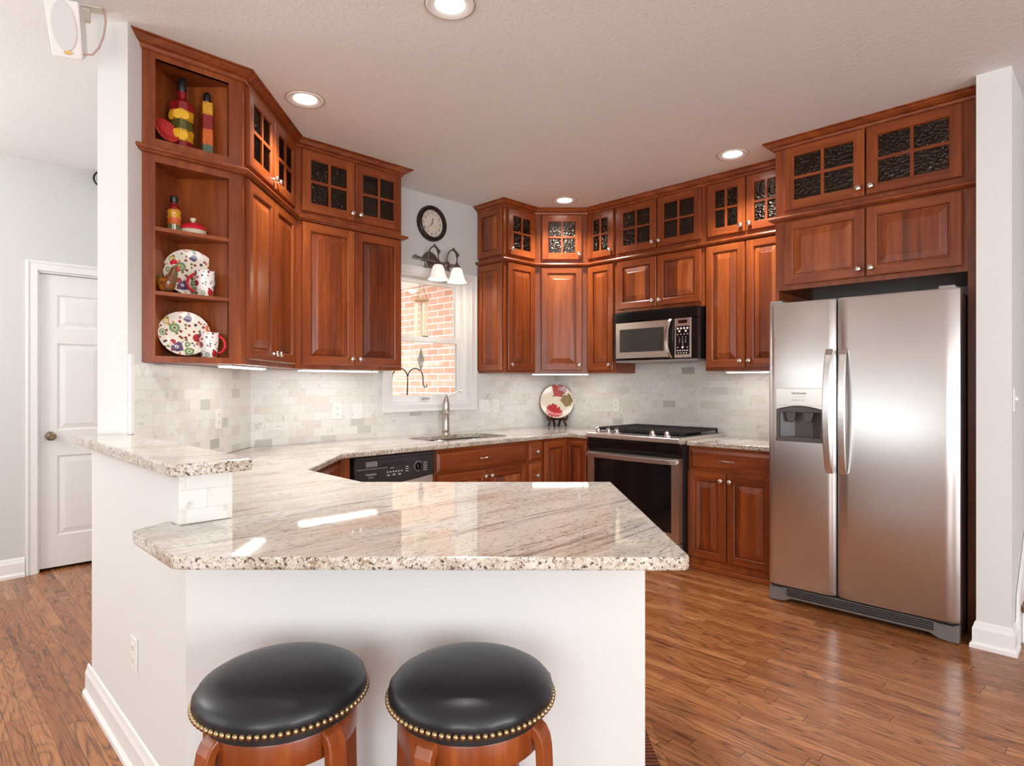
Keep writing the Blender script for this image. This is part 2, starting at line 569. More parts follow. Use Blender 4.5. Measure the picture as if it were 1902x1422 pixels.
# ------------------------------------------------------------------ mesh building
class MB:
    def __init__(self):
        self.v = []; self.f = []; self.m = []; self.s = []
        self.T = None

    def _add(self, vs, fs, m, smooth=False):
        k = len(self.v)
        if self.T is not None:
            vs = [tuple(self.T @ Vector(p)) for p in vs]
        self.v += [tuple(p) for p in vs]
        self.f += [tuple(i + k for i in f) for f in fs]
        self.m += [m] * len(fs); self.s += [smooth] * len(fs)
        return self

    def box(self, x0, x1, y0, y1, z0, z1, m=0):
        vs = [(x0, y0, z0), (x1, y0, z0), (x1, y1, z0), (x0, y1, z0), (x0, y0, z1), (x1, y0, z1), (x1, y1, z1), (x0, y1, z1)]
        return self._add(vs, [(0, 3, 2, 1), (4, 5, 6, 7), (0, 1, 5, 4), (1, 2, 6, 5), (2, 3, 7, 6), (3, 0, 4, 7)], m)

    def quad(self, pts, m=0):
        return self._add(pts, [tuple(range(len(pts)))], m)

    def prism(self, poly, z0, z1, m=0, mside=None, skip=()):
        n = len(poly)
        ms = m if mside is None else mside
        vs = [(x, y, z0) for x, y in poly] + [(x, y, z1) for x, y in poly]
        self._add(vs, [tuple(range(n - 1, -1, -1)), tuple(range(n, 2 * n))], m)
        k = [(i, (i + 1) % n, (i + 1) % n + n, i + n) for i in range(n) if i not in skip]
        return self._add(vs, k, ms)

    def yprism(self, poly, y0, y1, m=0):
        """polygon in x,z pushed along y"""
        n = len(poly)
        vs = [(x, y0, z) for x, z in poly] + [(x, y1, z) for x, z in poly]
        fs = [tuple(range(n)), tuple(range(2 * n - 1, n - 1, -1))] + [(i, i + n, (i + 1) % n + n, (i + 1) % n) for i in range(n)]
        return self._add(vs, fs, m)

    def xprism(self, poly, x0, x1, m=0):
        """polygon in y,z pushed along x"""
        n = len(poly)
        vs = [(x0, y, z) for y, z in poly] + [(x1, y, z) for y, z in poly]
        fs = [tuple(range(n)), tuple(range(2 * n - 1, n - 1, -1))] + [(i, i + n, (i + 1) % n + n, (i + 1) % n) for i in range(n)]
        return self._add(vs, fs, m)

    def lathe(self, prof, n=24, m=0, c=(0, 0, 0), sx=1, sy=1, wob=None):
        """profile [(r, z)] about the z axis"""
        vs = []
        for r, z in prof:
            for i in range(n):
                a = 2 * PI * i / n
                k = 1 if wob is None else wob(a, r, z)
                vs.append((c[0] + r * k * math.cos(a) * sx, c[1] + r * k * math.sin(a) * sy, c[2] + z))
        fs = []
        for j in range(len(prof) - 1):
            for i in range(n):
                a, b = j * n + i, j * n + (i + 1) % n
                fs.append((a, b, b + n, a + n))
        ring = prof[0] == prof[-1]
        if prof[0][0] > 1e-6 and not ring: fs.append(tuple(range(n - 1, -1, -1)))
        if prof[-1][0] > 1e-6 and not ring: fs.append(tuple(range((len(prof) - 1) * n, len(prof) * n)))
        return self._add(vs, fs, m, True)

    def tube(self, path, r, n=8, m=0, cap=True):
        P = [Vector(p) for p in path]
        rs = r if isinstance(r, (list, tuple)) else [r] * len(P)
        vs = []; prev = None
        for i, p in enumerate(P):
            t = (P[min(i + 1, len(P) - 1)] - P[max(i - 1, 0)]).normalized()
            if prev is None:
                u = t.orthogonal().normalized()
            else:
                u = (prev - t * prev.dot(t))
                u = u.normalized() if u.length > 1e-6 else t.orthogonal().normalized()
            prev = u
            w = t.cross(u)
            for k in range(n):
                a = 2 * PI * k / n
                vs.append(p + (u * math.cos(a) + w * math.sin(a)) * rs[i])
        fs = []
        for j in range(len(P) - 1):
            for k in range(n):
                a, b = j * n + k, j * n + (k + 1) % n
                fs.append((a, b, b + n, a + n))
        if cap:
            fs.append(tuple(range(n - 1, -1, -1))); fs.append(tuple(range((len(P) - 1) * n, len(P) * n)))
        return self._add(vs, fs, m, True)

    def ball(self, c, r, m=0, n=12, sz=(1, 1, 1)):
        prof = [(r * math.sin(PI * i / n), -r * math.cos(PI * i / n)) for i in range(n + 1)]
        vs0 = len(self.v)
        self.lathe([(max(a, 1e-7), b * sz[2]) for a, b in prof], n * 2 if n < 9 else n + 4, m, c, sz[0], sz[1])
        return self

    def ribbon(self, path, w, th, up=(0, 0, 1), m=0):
        """flat bar swept along a path; w measured along `side`, th along the other normal"""
        P = [Vector(p) for p in path]; U = Vector(up)
        vs = []
        for i, p in enumerate(P):
            t = (P[min(i + 1, len(P) - 1)] - P[max(i - 1, 0)]).normalized()
            nrm = U.cross(t).normalized()
            for a, b in ((-1, -1), (1, -1), (1, 1), (-1, 1)):
                vs.append(p + U * (a * w / 2) + nrm * (b * th / 2))
        fs = []
        for j in range(len(P) - 1):
            for k in range(4):
                a, b = j * 4 + k, j * 4 + (k + 1) % 4
                fs.append((a, b, b + 4, a + 4))
        fs += [(3, 2, 1, 0), tuple(range(len(P) * 4 - 4, len(P) * 4))]
        return self._add(vs, fs, m)

    def sweep(self, path, prof, m=0):
        """closed profile [(outward offset, z)] along a plan polyline, mitred; outward = right of travel"""
        n = len(path); D = []
        for i in range(n - 1):
            dx, dy = path[i + 1][0] - path[i][0], path[i + 1][1] - path[i][1]
            L = math.hypot(dx, dy); D.append((dx / L, dy / L))
        vs = []
        for i in range(n):
            a = D[max(i - 1, 0)]; b = D[min(i, n - 2)]
            na = (a[1], -a[0]); nb = (b[1], -b[0])
            mx, my = na[0] + nb[0], na[1] + nb[1]
            L2 = mx * mx + my * my
            mx, my = mx * 2 / L2, my * 2 / L2
            for o, z in prof:
                vs.append((path[i][0] + mx * o, path[i][1] + my * o, z))
        k = len(prof); fs = []
        for i in range(n - 1):
            for j in range(k):
                a, b = i * k + j, i * k + (j + 1) % k
                fs.append((a, b, b + k, a + k))
        fs += [tuple(range(k - 1, -1, -1)), tuple(range((n - 1) * k, n * k))]
        return self._add(vs, fs, m)


def obj(name, mb, mats, parent=None, bevel=0.0, seg=2, smooth=False, angle=35, loc=None, rotz=None, rot=None, sub=0):
    me = bpy.data.meshes.new(name)
    me.from_pydata(mb.v, [], mb.f)
    if not isinstance(mats, (list, tuple)): mats = [mats]
    for x in mats: me.materials.append(MAT[x] if isinstance(x, str) else x)
    bm = bmesh.new(); bm.from_mesh(me)
    bm.faces.ensure_lookup_table()
    for i, f in enumerate(bm.faces):
        f.material_index = min(mb.m[i], len(mats) - 1)
        f.smooth = smooth or mb.s[i]
    bmesh.ops.recalc_face_normals(bm, faces=bm.faces)
    bm.to_mesh(me); bm.free()
    if smooth or any(mb.s):
        me.set_sharp_from_angle(angle=rad(angle))
    o = bpy.data.objects.new(name, me)
    COL.objects.link(o)
    if loc is not None: o.location = loc
    if rotz is not None: o.rotation_euler = (0, 0, rotz)
    if rot is not None: o.rotation_euler = rot
    if parent is not None: o.parent = parent
    if bevel:
        b = o.modifiers.new('edge_softening', 'BEVEL'); b.width = bevel; b.segments = seg
        b.limit_method = 'ANGLE'; b.angle_limit = rad(40)
    if sub:
        s = o.modifiers.new('smooth_surface', 'SUBSURF'); s.levels = sub; s.render_levels = sub
    return o


def tag(o, label, cat, group=None):
    o['label'] = label; o['category'] = cat
    if group: o['group'] = group
    return o


def thing(name, label, cat, loc=(0, 0, 0), rotz=0.0, group=None, rot=None):
    o = bpy.data.objects.new(name, None)
    o.empty_display_size = .05
    COL.objects.link(o)
    o.location = loc
    o.rotation_euler = rot if rot is not None else (0, 0, rotz)
    return tag(o, label, cat, group)


def struct(o, label=None, cat=None):
    o['kind'] = 'structure'
    if label: o['label'] = label
    if cat: o['category'] = cat
    return o


def copy_thing(root, loc, rotz, label, group=None):
    r = root.copy(); COL.objects.link(r)
    r.location = loc
    r.rotation_euler = (0, 0, rotz)
    r['label'] = label
    if group: r['group'] = group
    for ch in list(root.children):
        c = ch.copy(); COL.objects.link(c); c.parent = r
        for g in ch.children:
            d = g.copy(); COL.objects.link(d); d.parent = c
    return r


def text(name, s, size, parent, loc, mat, rot=(PI / 2, 0, 0), depth=.0004, align='CENTER', squash=1.0):
    cu = bpy.data.curves.new('lettering', 'FONT')
    cu.body = s; cu.size = size; cu.align_x = align; cu.align_y = 'CENTER'; cu.extrude = depth
    t = bpy.data.objects.new('lettering', cu)
    COL.objects.link(t)
    bpy.context.view_layer.update()
    me = bpy.data.meshes.new_from_object(t)
    bpy.data.objects.remove(t); bpy.data.curves.remove(cu)
    me.name = name
    me.materials.clear(); me.materials.append(MAT[mat] if isinstance(mat, str) else mat)
    o = bpy.data.objects.new(name, me)
    COL.objects.link(o)
    o.location = loc; o.rotation_euler = rot; o.scale = (squash, 1, 1)
    if parent is not None: o.parent = parent
    return o


def text_into(mb, s, size, x, y, z, m, squash=1.0):
    """lettering added to a mesh under construction, standing in the x-z plane facing -y"""
    cu = bpy.data.curves.new('lettering', 'FONT')
    cu.body = s; cu.size = size; cu.align_x = 'CENTER'; cu.align_y = 'CENTER'; cu.resolution_u = 3
    t = bpy.data.objects.new('lettering', cu)
    COL.objects.link(t)
    bpy.context.view_layer.update()
    me = bpy.data.meshes.new_from_object(t)
    bpy.data.objects.remove(t); bpy.data.curves.remove(cu)
    mb._add([(x + v.co.x * squash, y, z + v.co.y) for v in me.vertices], [tuple(p.vertices) for p in me.polygons], m)
    bpy.data.meshes.remove(me)


RZ_WIN, RZ_RNG = rad(45), rad(-45)
LW = Vector((-.0425, 1)).normalized()          # direction of the left tiled wall, near to far
RZ_LEFT = math.atan2(LW.y, LW.x)
WALL_Q, WALL_P = -3.97, 4.56
L0 = (-1.625, 2.593)                           # kitchen-side corner of the left wall's end


def lwall(y, off=0.0):
    """point on the left wall surface at depth y, moved off metres into the room"""
    s = (y - L0[1]) / LW.y
    return (L0[0] + LW.x * s + LW.y * off, L0[1] + LW.y * s - LW.x * off)


# inner corner of left wall and window wall
_s = (-L0[0] + L0[1] + WALL_Q / R2 * 1.0) if False else None
# q = (x - y)*R2 = WALL_Q  with x = L0x + LWx*s, y = L0y + LWy*s
_s = ((WALL_Q / R2) - (L0[0] - L0[1])) / (LW.x - LW.y)
IC = (L0[0] + LW.x * _s, L0[1] + LW.y * _s)


def local(pt, org, rz):
    dx, dy = pt[0] - org[0], pt[1] - org[1]
    c, s = math.cos(rz), math.sin(rz)
    return (dx * c + dy * s, -dx * s + dy * c)


# ------------------------------------------------------------------ room shell
def frame_obj(name, mb, mats, org, rz, z=0, **k):
    return obj(name, mb, mats, loc=(org[0], org[1], z), rotz=rz, **k)


def slab(name, pq, z0, z1, mat):
    mb = MB().prism([PQ(*a) for a in pq], z0, z1)
    return struct(obj(name, mb, mat))


floor = slab('floor', [(-2.6, 4.6), (9, 4.6), (9, -4.12), (2, -5.4), (-2.6, -5.4)], -.1, 0, 'floor')
struct(floor, 'brown oak strip floor of the kitchen and hall', 'floor')
ceil = slab('ceiling', [(-2.6, 4.6), (9, 4.6), (9, -4.12), (2.4, -4.12), (1.2, -5.4), (-2.6, -5.4)], HC, HC + .1, 'ceiling')
struct(ceil, 'white ceiling with a brushed plaster texture', 'ceiling')

# window wall (opening p 2.638..3.468, z 1.145..2.175)
WO = (2.638, 3.468, 1.145, 2.175)
org = PQ(0, WALL_Q)
mb = MB()
p_ic = (IC[0] + IC[1]) * R2
for a in ((p_ic, WO[0], 0, HC), (WO[1], WALL_P + .12, 0, HC), (WO[0], WO[1], 0, WO[2]), (WO[0], WO[1], WO[3], HC)):
    mb.box(a[0], a[1], 0, .15, a[2], a[3])
struct(frame_obj('wall_window', mb, 'wall_grey', org, RZ_WIN), 'pale grey wall that holds the sink window', 'wall')
# range wall
mb = MB().box(WALL_Q - .15, -.55, 0, .12, 0, HC)
struct(frame_obj('wall_range', mb, 'wall_grey', PQ(WALL_P, 0), RZ_RNG), 'wall behind the range and refrigerator', 'wall')
# left wall stub: white column end, tiled on the kitchen side
mb = MB().box(0, _s + .0, 0, .128, 0, HC)
mb2 = MB()
far_s = _s + 1.9
a0 = L0; 
cL = [L0, IC]
nx, ny = -LW.y, LW.x
P_left = [L0, (L0[0] + LW.x * _s, L0[1] + LW.y * _s)]
dT = .128
poly = [L0, IC, (IC[0] + LW.x * 1.75, IC[1] + LW.y * 1.75), (IC[0] + LW.x * 1.75 + nx * dT, IC[1] + LW.y * 1.75 + ny * dT), (L0[0] + nx * dT, L0[1])]
mb = MB().prism(poly, 0, HC)
struct(obj('wall_left', mb, 'wall'), 'white wall end standing on the raised bar', 'wall')
# stub wall to the right of the refrigerator, running back beside the stairs
mb = MB().box(-.523, -.385, 0, 4.9, 0, HC)
struct(frame_obj('wall_right', mb, 'wall', PQ(3.78, 0), RZ_RNG), 'white wall end right of the refrigerator', 'wall')
# hall wall with the white door
DW = -5.29
D0, D1, DH = .675, 1.49, 2.085
mb = MB()
for a in ((-2.6, D0, 0, HC), (D1, 2.45, 0, HC), (D0, D1, DH, HC)):
    mb.box(a[0], a[1], 0, .12, a[2], a[3])
struct(frame_obj('wall_hall', mb, 'wall_grey', PQ(0, DW), RZ_WIN), 'grey hall wall around the white door', 'wall')
mb = MB()
for a in ((D0 - .15, D1 + .15, .60, .66, 0, HC), (D0 - .15, D0 - .09, .12, .60, 0, HC), (D1 + .09, D1 + .15, .12, .60, 0, HC), (D0 - .15, D1 + .15, .12, .66, -.1, 0), (D0 - .15, D1 + .15, .12, .66, 2.3, 2.36)):
    mb.box(*a)
struct(frame_obj('door_light_block', mb, 'wall', PQ(0, DW), RZ_WIN))  # added unseen box, stops outside light leaking in under the hall door
# walls behind the viewer, each with a big window opening
def wall_openings(name, org, rz, a, b, ops):
    mb = MB(); x = a
    for (x0, x1, z0, z1) in ops:
        mb.box(x, x0, 0, .12, 0, HC); mb.box(x0, x1, 0, .12, 0, z0); mb.box(x0, x1, 0, .12, z1, HC)
        x = x1
    mb.box(x, b, 0, .12, 0, HC)
    return struct(frame_obj(name, mb, 'wall', org, rz))


wall_openings('wall_breakfast', PQ(-2.5, 0), rad(135), -4.6, 5.4, [(-3.3, -.5, .5, 2.35), (1.45, 4.25, .5, 2.35)])
wall_openings('wall_family', PQ(0, 4.5), rad(225), -9, 2.6, [(-2.15, .95, .5, 2.35)])
mb = MB().box(-.385, 4.6, 0, .1, 0, HC)
struct(frame_obj('wall_stair_end', mb, 'wall', PQ(8.6, 0), RZ_RNG))

t = NT('diffuser_sheet')
tb = t.add('ShaderNodeBsdfTranslucent'); tb.inputs['Color'].default_value = (.84, .84, .83, 1)
t.link(tb.outputs[0], t.n['Material Output'].inputs['Surface'])
struct(frame_obj('window_diffuser', MB().box(1.40, 4.30, .03, .036, .45, 2.4), t.m, PQ(-2.5, 0), rad(135)))  # added unseen sheet, softens and dims the window mirrored in the refrigerator
# ---- baseboards
BBP = [(0, 0), (.024, 0), (.024, .018), (.014, .030), (.014, .095), (.009, .108), (.005, .125), (0, .13)]
def baseboard(name, path, label=None):
    o = struct(obj(name, MB().sweep(path, BBP), 'trim'))
    return o


KP = .566                                     # outer face of the knee wall
pen_FL = (-.91, 1.71)
baseboard('baseboard_bar', [(-1.78, KP / R2 + 1.78), pen_FL])
baseboard('baseboard_peninsula', [(pen_FL[0] + .02, 1.71), (.371, 1.71), (.371, 2.49)])
baseboard('baseboard_right', [PQ(3.945, -.524), PQ(3.78, -.524), PQ(3.78, -.385), PQ(3.90, -.385)])
baseboard('baseboard_hall', [PQ(-2.4, DW), PQ(D0 - .07, DW)])
baseboard('baseboard_hall_far', [PQ(D1 + .07, DW), PQ(2.3, DW)])

# ---- peninsula and knee wall
KT = .137
mb = MB()
kn0 = PQ(KP, -1.92); kn1 = PQ(KP + KT, -1.92)
far_l = (L0[0] - .128, (L0[0] - .128) * -1 + KP / R2)
mb.prism([pen_FL, (.371, 1.71), (.371, 2.49), (-.60, 2.49), PQ(KP + KT, -2.0), PQ(KP + KT, -1.935), PQ(KP, -1.935)], 0, CT - .034)
struct(obj('wall_peninsula', mb, 'wall'), 'white panelled front of the peninsula below the counter', 'wall')
kw = MB().prism([PQ(KP, -1.905), PQ(KP, -3.03), PQ(KP + .07, -3.09), PQ(KP + KT, -3.02), PQ(KP + KT, -1.905)], 0, BAR - .034)
struct(obj('wall_bar', kw, 'wall'), 'white knee wall carrying the raised bar', 'wall')

# ---- door in the hall
dr = thing('door_1', 'white six-panel interior door with a bronze knob', 'door', (*PQ(D0, DW), 0), RZ_WIN)
dr['kind'] = 'structure'


def panel_relief(mb, x0, x1, z0, z1, y, m=0, d=.008, w=.03):
    """moulded recessed panel on a flat door face at depth y (built as a shallow raised frame)"""
    rings = [(0, 0), (.008, d), (.016, d), (.016 + w, .002)]
    for (i0, y0), (i1, y1) in zip(rings, rings[1:]):
        A = [(x0 + i0, y + y0, z0 + i0), (x1 - i0, y + y0, z0 + i0), (x1 - i0, y + y0, z1 - i0), (x0 + i0, y + y0, z1 - i0)]
        B = [(x0 + i1, y + y1, z0 + i1), (x1 - i1, y + y1, z0 + i1), (x1 - i1, y + y1, z1 - i1), (x0 + i1, y + y1, z1 - i1)]
        for k in range(4):
            mb.quad([A[k], A[(k + 1) % 4], B[(k + 1) % 4], B[k]], m)
    i, yy = rings[-1]
    mb.quad([(x0 + i, y + yy, z0 + i), (x1 - i, y + yy, z0 + i), (x1 - i, y + yy, z1 - i), (x0 + i, y + yy, z1 - i)], m)


def face_with_holes(mb, x0, x1, z0, z1, y, holes, m=0):
    """flat face at depth y with rectangular holes, cut on a grid"""
    xs = sorted({x0, x1, *[h[0] for h in holes], *[h[1] for h in holes]})
    zs = sorted({z0, z1, *[h[2] for h in holes], *[h[3] for h in holes]})
    for a, b in zip(xs, xs[1:]):
        for c, d in zip(zs, zs[1:]):
            mx, mz = (a + b) / 2, (c + d) / 2
            if any(h[0] < mx < h[1] and h[2] < mz < h[3] for h in holes): continue
            mb.quad([(a, y, c), (b, y, c), (b, y, d), (a, y, d)], m)


W_ = D1 - D0 - .02
mb = MB()
cols = [(.115, .375), (.43, .69)]
rows = [(.24, .80), (.98, 1.59), (1.70, 1.93)]
holes = [(a, b, c, d) for a, b in cols for c, d in rows]
face_with_holes(mb, .012, W_, .02, DH - .015, .03, holes)
for h in holes: panel_relief(mb, *h, .03)
mb.box(.012, W_, .045, .07, .02, DH - .015)
mb.quad([(.012, .03, .02), (.012, .07, .02), (.012, .07, DH - .015), (.012, .03, DH - .015)])
obj('door_leaf', mb, 'trim', dr)
mb = MB(); mb.T = Matrix.Translation((.075, .03, .94)) @ Matrix.Rotation(rad(90), 4, 'X')
mb.lathe([(.0, .064), (.018, .064), (.027, .055), (.029, .042), (.022, .03), (.012, .022), (.011, .008), (.030, .006), (.032, 0), (.0, 0)][::-1], 24)
obj('door_handle', mb, 'door_knob', dr)
mb = MB().box(.002, .011, .026, .032, .905, .975)
obj('latch_plate', mb, 'door_knob', dr)
CAS = [(0, 0), (.0, .012), (.012, .018), (.05, .016), (.062, .02), (.07, .012), (.07, 0)]
mb = MB()
def casing(mb, x0, x1, z0, z1, y, w=.066, th=.02, sides='LRT'):
    """stepped flat casing around an opening, lying in front (negative y) of the wall face y"""
    for (a, t_) in ((0, th * .6), (w * .18, th), ):
        pass
    def strip(ax0, ax1, az0, az1):
        mb.box(ax0, ax1, y - th * .65, y, az0, az1)
    if 'L' in sides: strip(x0 - w, x0, z0 if 'B' not in sides else z0 - w, z1 + w)
    if 'R' in sides: strip(x1, x1 + w, z0 if 'B' not in sides else z0 - w, z1 + w)
    if 'T' in sides: strip(x0, x1, z1, z1 + w)
    if 'B' in sides: strip(x0, x1, z0 - w, z0)
    e = .016
    if 'L' in sides: mb.box(x0 - w, x0 - w + e, y - th, y - th * .65, z0 if 'B' not in sides else z0 - w, z1 + w)
    if 'R' in sides: mb.box(x1 + w - e, x1 + w, y - th, y - th * .65, z0 if 'B' not in sides else z0 - w, z1 + w)
    if 'T' in sides: mb.box(x0 - w + e, x1 + w - e, y - th, y - th * .65, z1 + w - e, z1 + w)
    if 'B' in sides: mb.box(x0 - w + e, x1 + w - e, y - th, y - th * .65, z0 - w, z0 - w + e)


casing(mb, 0, D1 - D0, 0, DH, 0, .066, .022, 'LRT')
for a in ((0, .010, 0, .10, 0, DH), (D1 - D0 - .010, D1 - D0, 0, .10, 0, DH), (0, D1 - D0, 0, .10, DH - .012, DH)):
    mb.box(*a)
obj('door_casing', mb, 'trim', dr, bevel=.003)

# ---- sink window
wr = thing('window_1', 'white double-hung window above the kitchen sink', 'window', (*PQ(WO[0], WALL_Q), WO[2]), RZ_WIN)
wr['kind'] = 'structure'
ww, wh = WO[1] - WO[0], WO[3] - WO[2]
mb = MB(); casing(mb, 0, ww, 0, wh, 0, .060, .022, 'LRTB')
obj('window_casing', mb, 'trim', wr, bevel=.003)
mb = MB()
for a in ((0, .012, 0, .15, 0, wh), (ww - .012, ww, 0, .15, 0, wh), (.012, ww - .012, 0, .15, 0, .014), (.012, ww - .012, 0, .15, wh - .012, wh)):
    mb.box(*a)
obj('window_jamb', mb, 'trim', wr)


def sash(name, x0, x1, z0, z1, y, st=.045, th=.03):
    mb = MB()
    mb.box(x0, x0 + st, y, y + th, z0, z1); mb.box(x1 - st, x1, y, y + th, z0, z1)
    mb.box(x0 + st, x1 - st, y, y + th, z0, z0 + st); mb.box(x0 + st, x1 - st, y, y + th, z1 - st * .8, z1)
    s = obj(name, mb, 'trim', wr, bevel=.003)
    g = MB().box(x0 + st - .004, x1 - st + .004, y + .012, y + .016, z0 + st - .004, z1 - st * .8 + .004)
    obj('glass_pane', g, 'window_glass', s)
    return s


sash('lower_sash', .035, ww - .035, .016, .545, .075, .055)
sash('upper_sash', .035, ww - .035, .505, wh - .014, .108, .042)
mb = MB()
for x in (.012, ww - .035): mb.box(x, x + .023, .06, .15, .014, wh - .012)
obj('sash_track', mb, 'trim', wr)
mb = MB().box(ww * .42, ww * .53, .062, .076, .033, .047)
obj('sash_lift', mb, 'chrome', wr, bevel=.002)
mb = MB().box(ww * .47, ww * .53, .08, .10, .545, .553)
obj('sash_lock', mb, 'pewter', wr)

# ---- backsplash tile
def tile_run(name, org, rz, boxes, label):
    mb = MB()
    for (x0, x1, z0, z1) in boxes: mb.box(x0, x1, -.009, .0, z0, z1)
    return struct(frame_obj(name, mb, 'tile', org, rz), label, 'backsplash')


tile_run('backsplash_left', L0, RZ_LEFT, [(.030, _s - .001, CT, 1.395)], 'marble tile on the short wall under the open shelves')
tile_run('backsplash_window', PQ(0, WALL_Q), RZ_WIN,
         [(p_ic + .001, WO[0] - .061, CT, 1.398), (WO[0] - .061, WO[1] + .061, CT, WO[2] - .061), (WO[1] + .061, WALL_P - .01, CT, 1.398)],
         'marble tile around the sink window')
tile_run('backsplash_range', PQ(WALL_P, 0), RZ_RNG, [(WALL_Q + .01, -3.035, CT, 1.398), (-3.035, -2.225, CT, 1.50), (-2.225, -1.58, CT, 1.398)],
         'marble tile behind the range')
# tiled end of the knee wall with a rounded edge
mb = MB().box(-.005, KT + .006, -.012, .0, CT + .001, BAR - .036)
o = struct(frame_obj('backsplash_bar', mb, 'tile', PQ(KP, -1.905), RZ_WIN, bevel=.004), 'marble tile on the end of the knee wall', 'backsplash')
mb = MB().box(0, .028, -.012, 0, BAR + .001, 1.43)
struct(frame_obj('trim_1', mb, 'trim', L0, RZ_LEFT, bevel=.003), 'white edge strip beside the left tile', 'trim')

# ---- stairs right of the end wall
mb = MB()
sk = [(3.90, 0), (3.90, .13), (3.93, .26), (6.2, 2.0), (6.4, 2.0), (6.4, 1.75), (4.2, .04), (4.2, 0)]
mb.xprism([(p - 3.9, z) for p, z in sk], 0, .014)
st = thing('staircase', 'wooden stairs with white risers beside the right wall', 'staircase', (*PQ(3.9, -.383), 0), RZ_RNG)
obj('skirt_board', mb, 'trim', st, bevel=.002)
for i in range(6):
    z = .19 * (i + 1); y = .10 + .26 * i
    obj('tread', MB().box(.016, 1.0, y - .03, y + .26, z - .032, z), 'floor', st, bevel=.008)
    obj('riser', MB().box(.016, 1.0, y, y + .02, z - .19 if i else 0.001, z - .033), 'trim', st)

# ---- exterior seen through the window
struct(frame_obj('wall_brick_porch', MB().box(-9, -4.14, 0, .2, -.3, 3.2), 'brick', PQ(4.5, 0), RZ_RNG), 'red brick house wall outside the sink window', 'wall')
struct(obj('ceiling_porch', MB().prism([PQ(3.75, -4.14), PQ(3.75, -6.6), PQ(4.49, -6.6), PQ(4.49, -4.14)], 2.5, 2.56), 'trim'), 'white porch ceiling outside the window', 'ceiling')
struct(obj('ground_porch', MB().prism([PQ(-4, -5.5), PQ(-4, -14), PQ(4.6, -14), PQ(4.6, -4.14), PQ(2.5, -4.14)], -.4, -.3), plain('concrete', srgb(214, 210, 204), .9)), 'concrete porch floor', 'ground')

exec_parts = True

# ------------------------------------------------------------------ cabinetry
def door_mesh(w, h, glass=False, fw=.058, th=.02):
    """raised-panel or glazed door; local x 0..w, z 0..h, front at y=-th, back at y=0. mats: 0 stile, 1 rail, 2 panel"""
    mb = MB()
    e = .005
    A = [(0, 0), (w, 0), (w, h), (0, h)]
    B = [(e, e), (w - e, e), (w - e, h - e), (e, h - e)]
    for k in range(4):
        a, b = A[k], A[(k + 1) % 4]; c, d = B[(k + 1) % 4], B[k]
        mk = 1 if k % 2 == 0 else 0
        mb.quad([(a[0], 0, a[1]), (b[0], 0, b[1]), (b[0], -th + e, b[1]), (a[0], -th + e, a[1])], mk)
        mb.quad([(a[0], -th + e, a[1]), (b[0], -th + e, b[1]), (c[0], -th, c[1]), (d[0], -th, d[1])], mk)
    mb.quad([(0, 0, 0), (0, 0, h), (w, 0, h), (w, 0, 0)], 0) if not glass else None
    f0 = fw; fw = fw if glass else fw - .006
    mb.quad([(e, -th, e), (fw, -th, e), (fw, -th, h - e), (e, -th, h - e)], 0)
    mb.quad([(w - fw, -th, e), (w - e, -th, e), (w - e, -th, h - e), (w - fw, -th, h - e)], 0)
    mb.quad([(fw, -th, e), (w - fw, -th, e), (w - fw, -th, fw), (fw, -th, fw)], 1)
    mb.quad([(fw, -th, h - fw), (w - fw, -th, h - fw), (w - fw, -th, h - e), (fw, -th, h - e)], 1)
    fw = f0
    def ring(i0, y0, i1, y1, ms=(1, 0)):
        P = [(i0, i0), (w - i0, i0), (w - i0, h - i0), (i0, h - i0)]
        Q = [(i1, i1), (w - i1, i1), (w - i1, h - i1), (i1, h - i1)]
        for k in range(4):
            a, b = P[k], P[(k + 1) % 4]; c, d = Q[(k + 1) % 4], Q[k]
            mb.quad([(a[0], y0, a[1]), (b[0], y0, b[1]), (c[0], y1, c[1]), (d[0], y1, d[1])], ms[k % 2])
    if glass:
        ring(fw, -th, fw + .004, -th + .006)
        ring(fw + .004, -th + .006, fw + .005, -.001)
        mw = .017; cx, cz = w / 2, h / 2
        mb.box(cx - mw / 2, cx + mw / 2, -th + .002, -.004, fw, h - fw, 0)
        mb.box(fw, cx - mw / 2, -th + .002, -.004, cz - mw / 2, cz + mw / 2, 1)
        mb.box(cx + mw / 2, w - fw, -th + .002, -.004, cz - mw / 2, cz + mw / 2, 1)
    else:
        k = min(.036, (w - 2 * fw) * .22, (h - 2 * fw) * .3)
        ring(fw - .006, -th, fw, -th + .003)
        ring(fw, -th + .003, fw + .002, -th + .015)
        ring(fw + .002, -th + .015, fw + .009, -th + .015, (2, 2))
        ring(fw + .009, -th + .015, fw + .011, -th + .010, (2, 2))
        ring(fw + .011, -th + .010, fw + .011 + k, -th + .002, (2, 2))
        ring(fw + .011 + k, -th + .002, fw + .013 + k, -th + .001, (2, 2))
        i = fw + .013 + k
        mb.quad([(i, -th + .001, i), (w - i, -th + .001, i), (w - i, -th + .001, h - i), (i, -th + .001, h - i)], 2)
    return mb


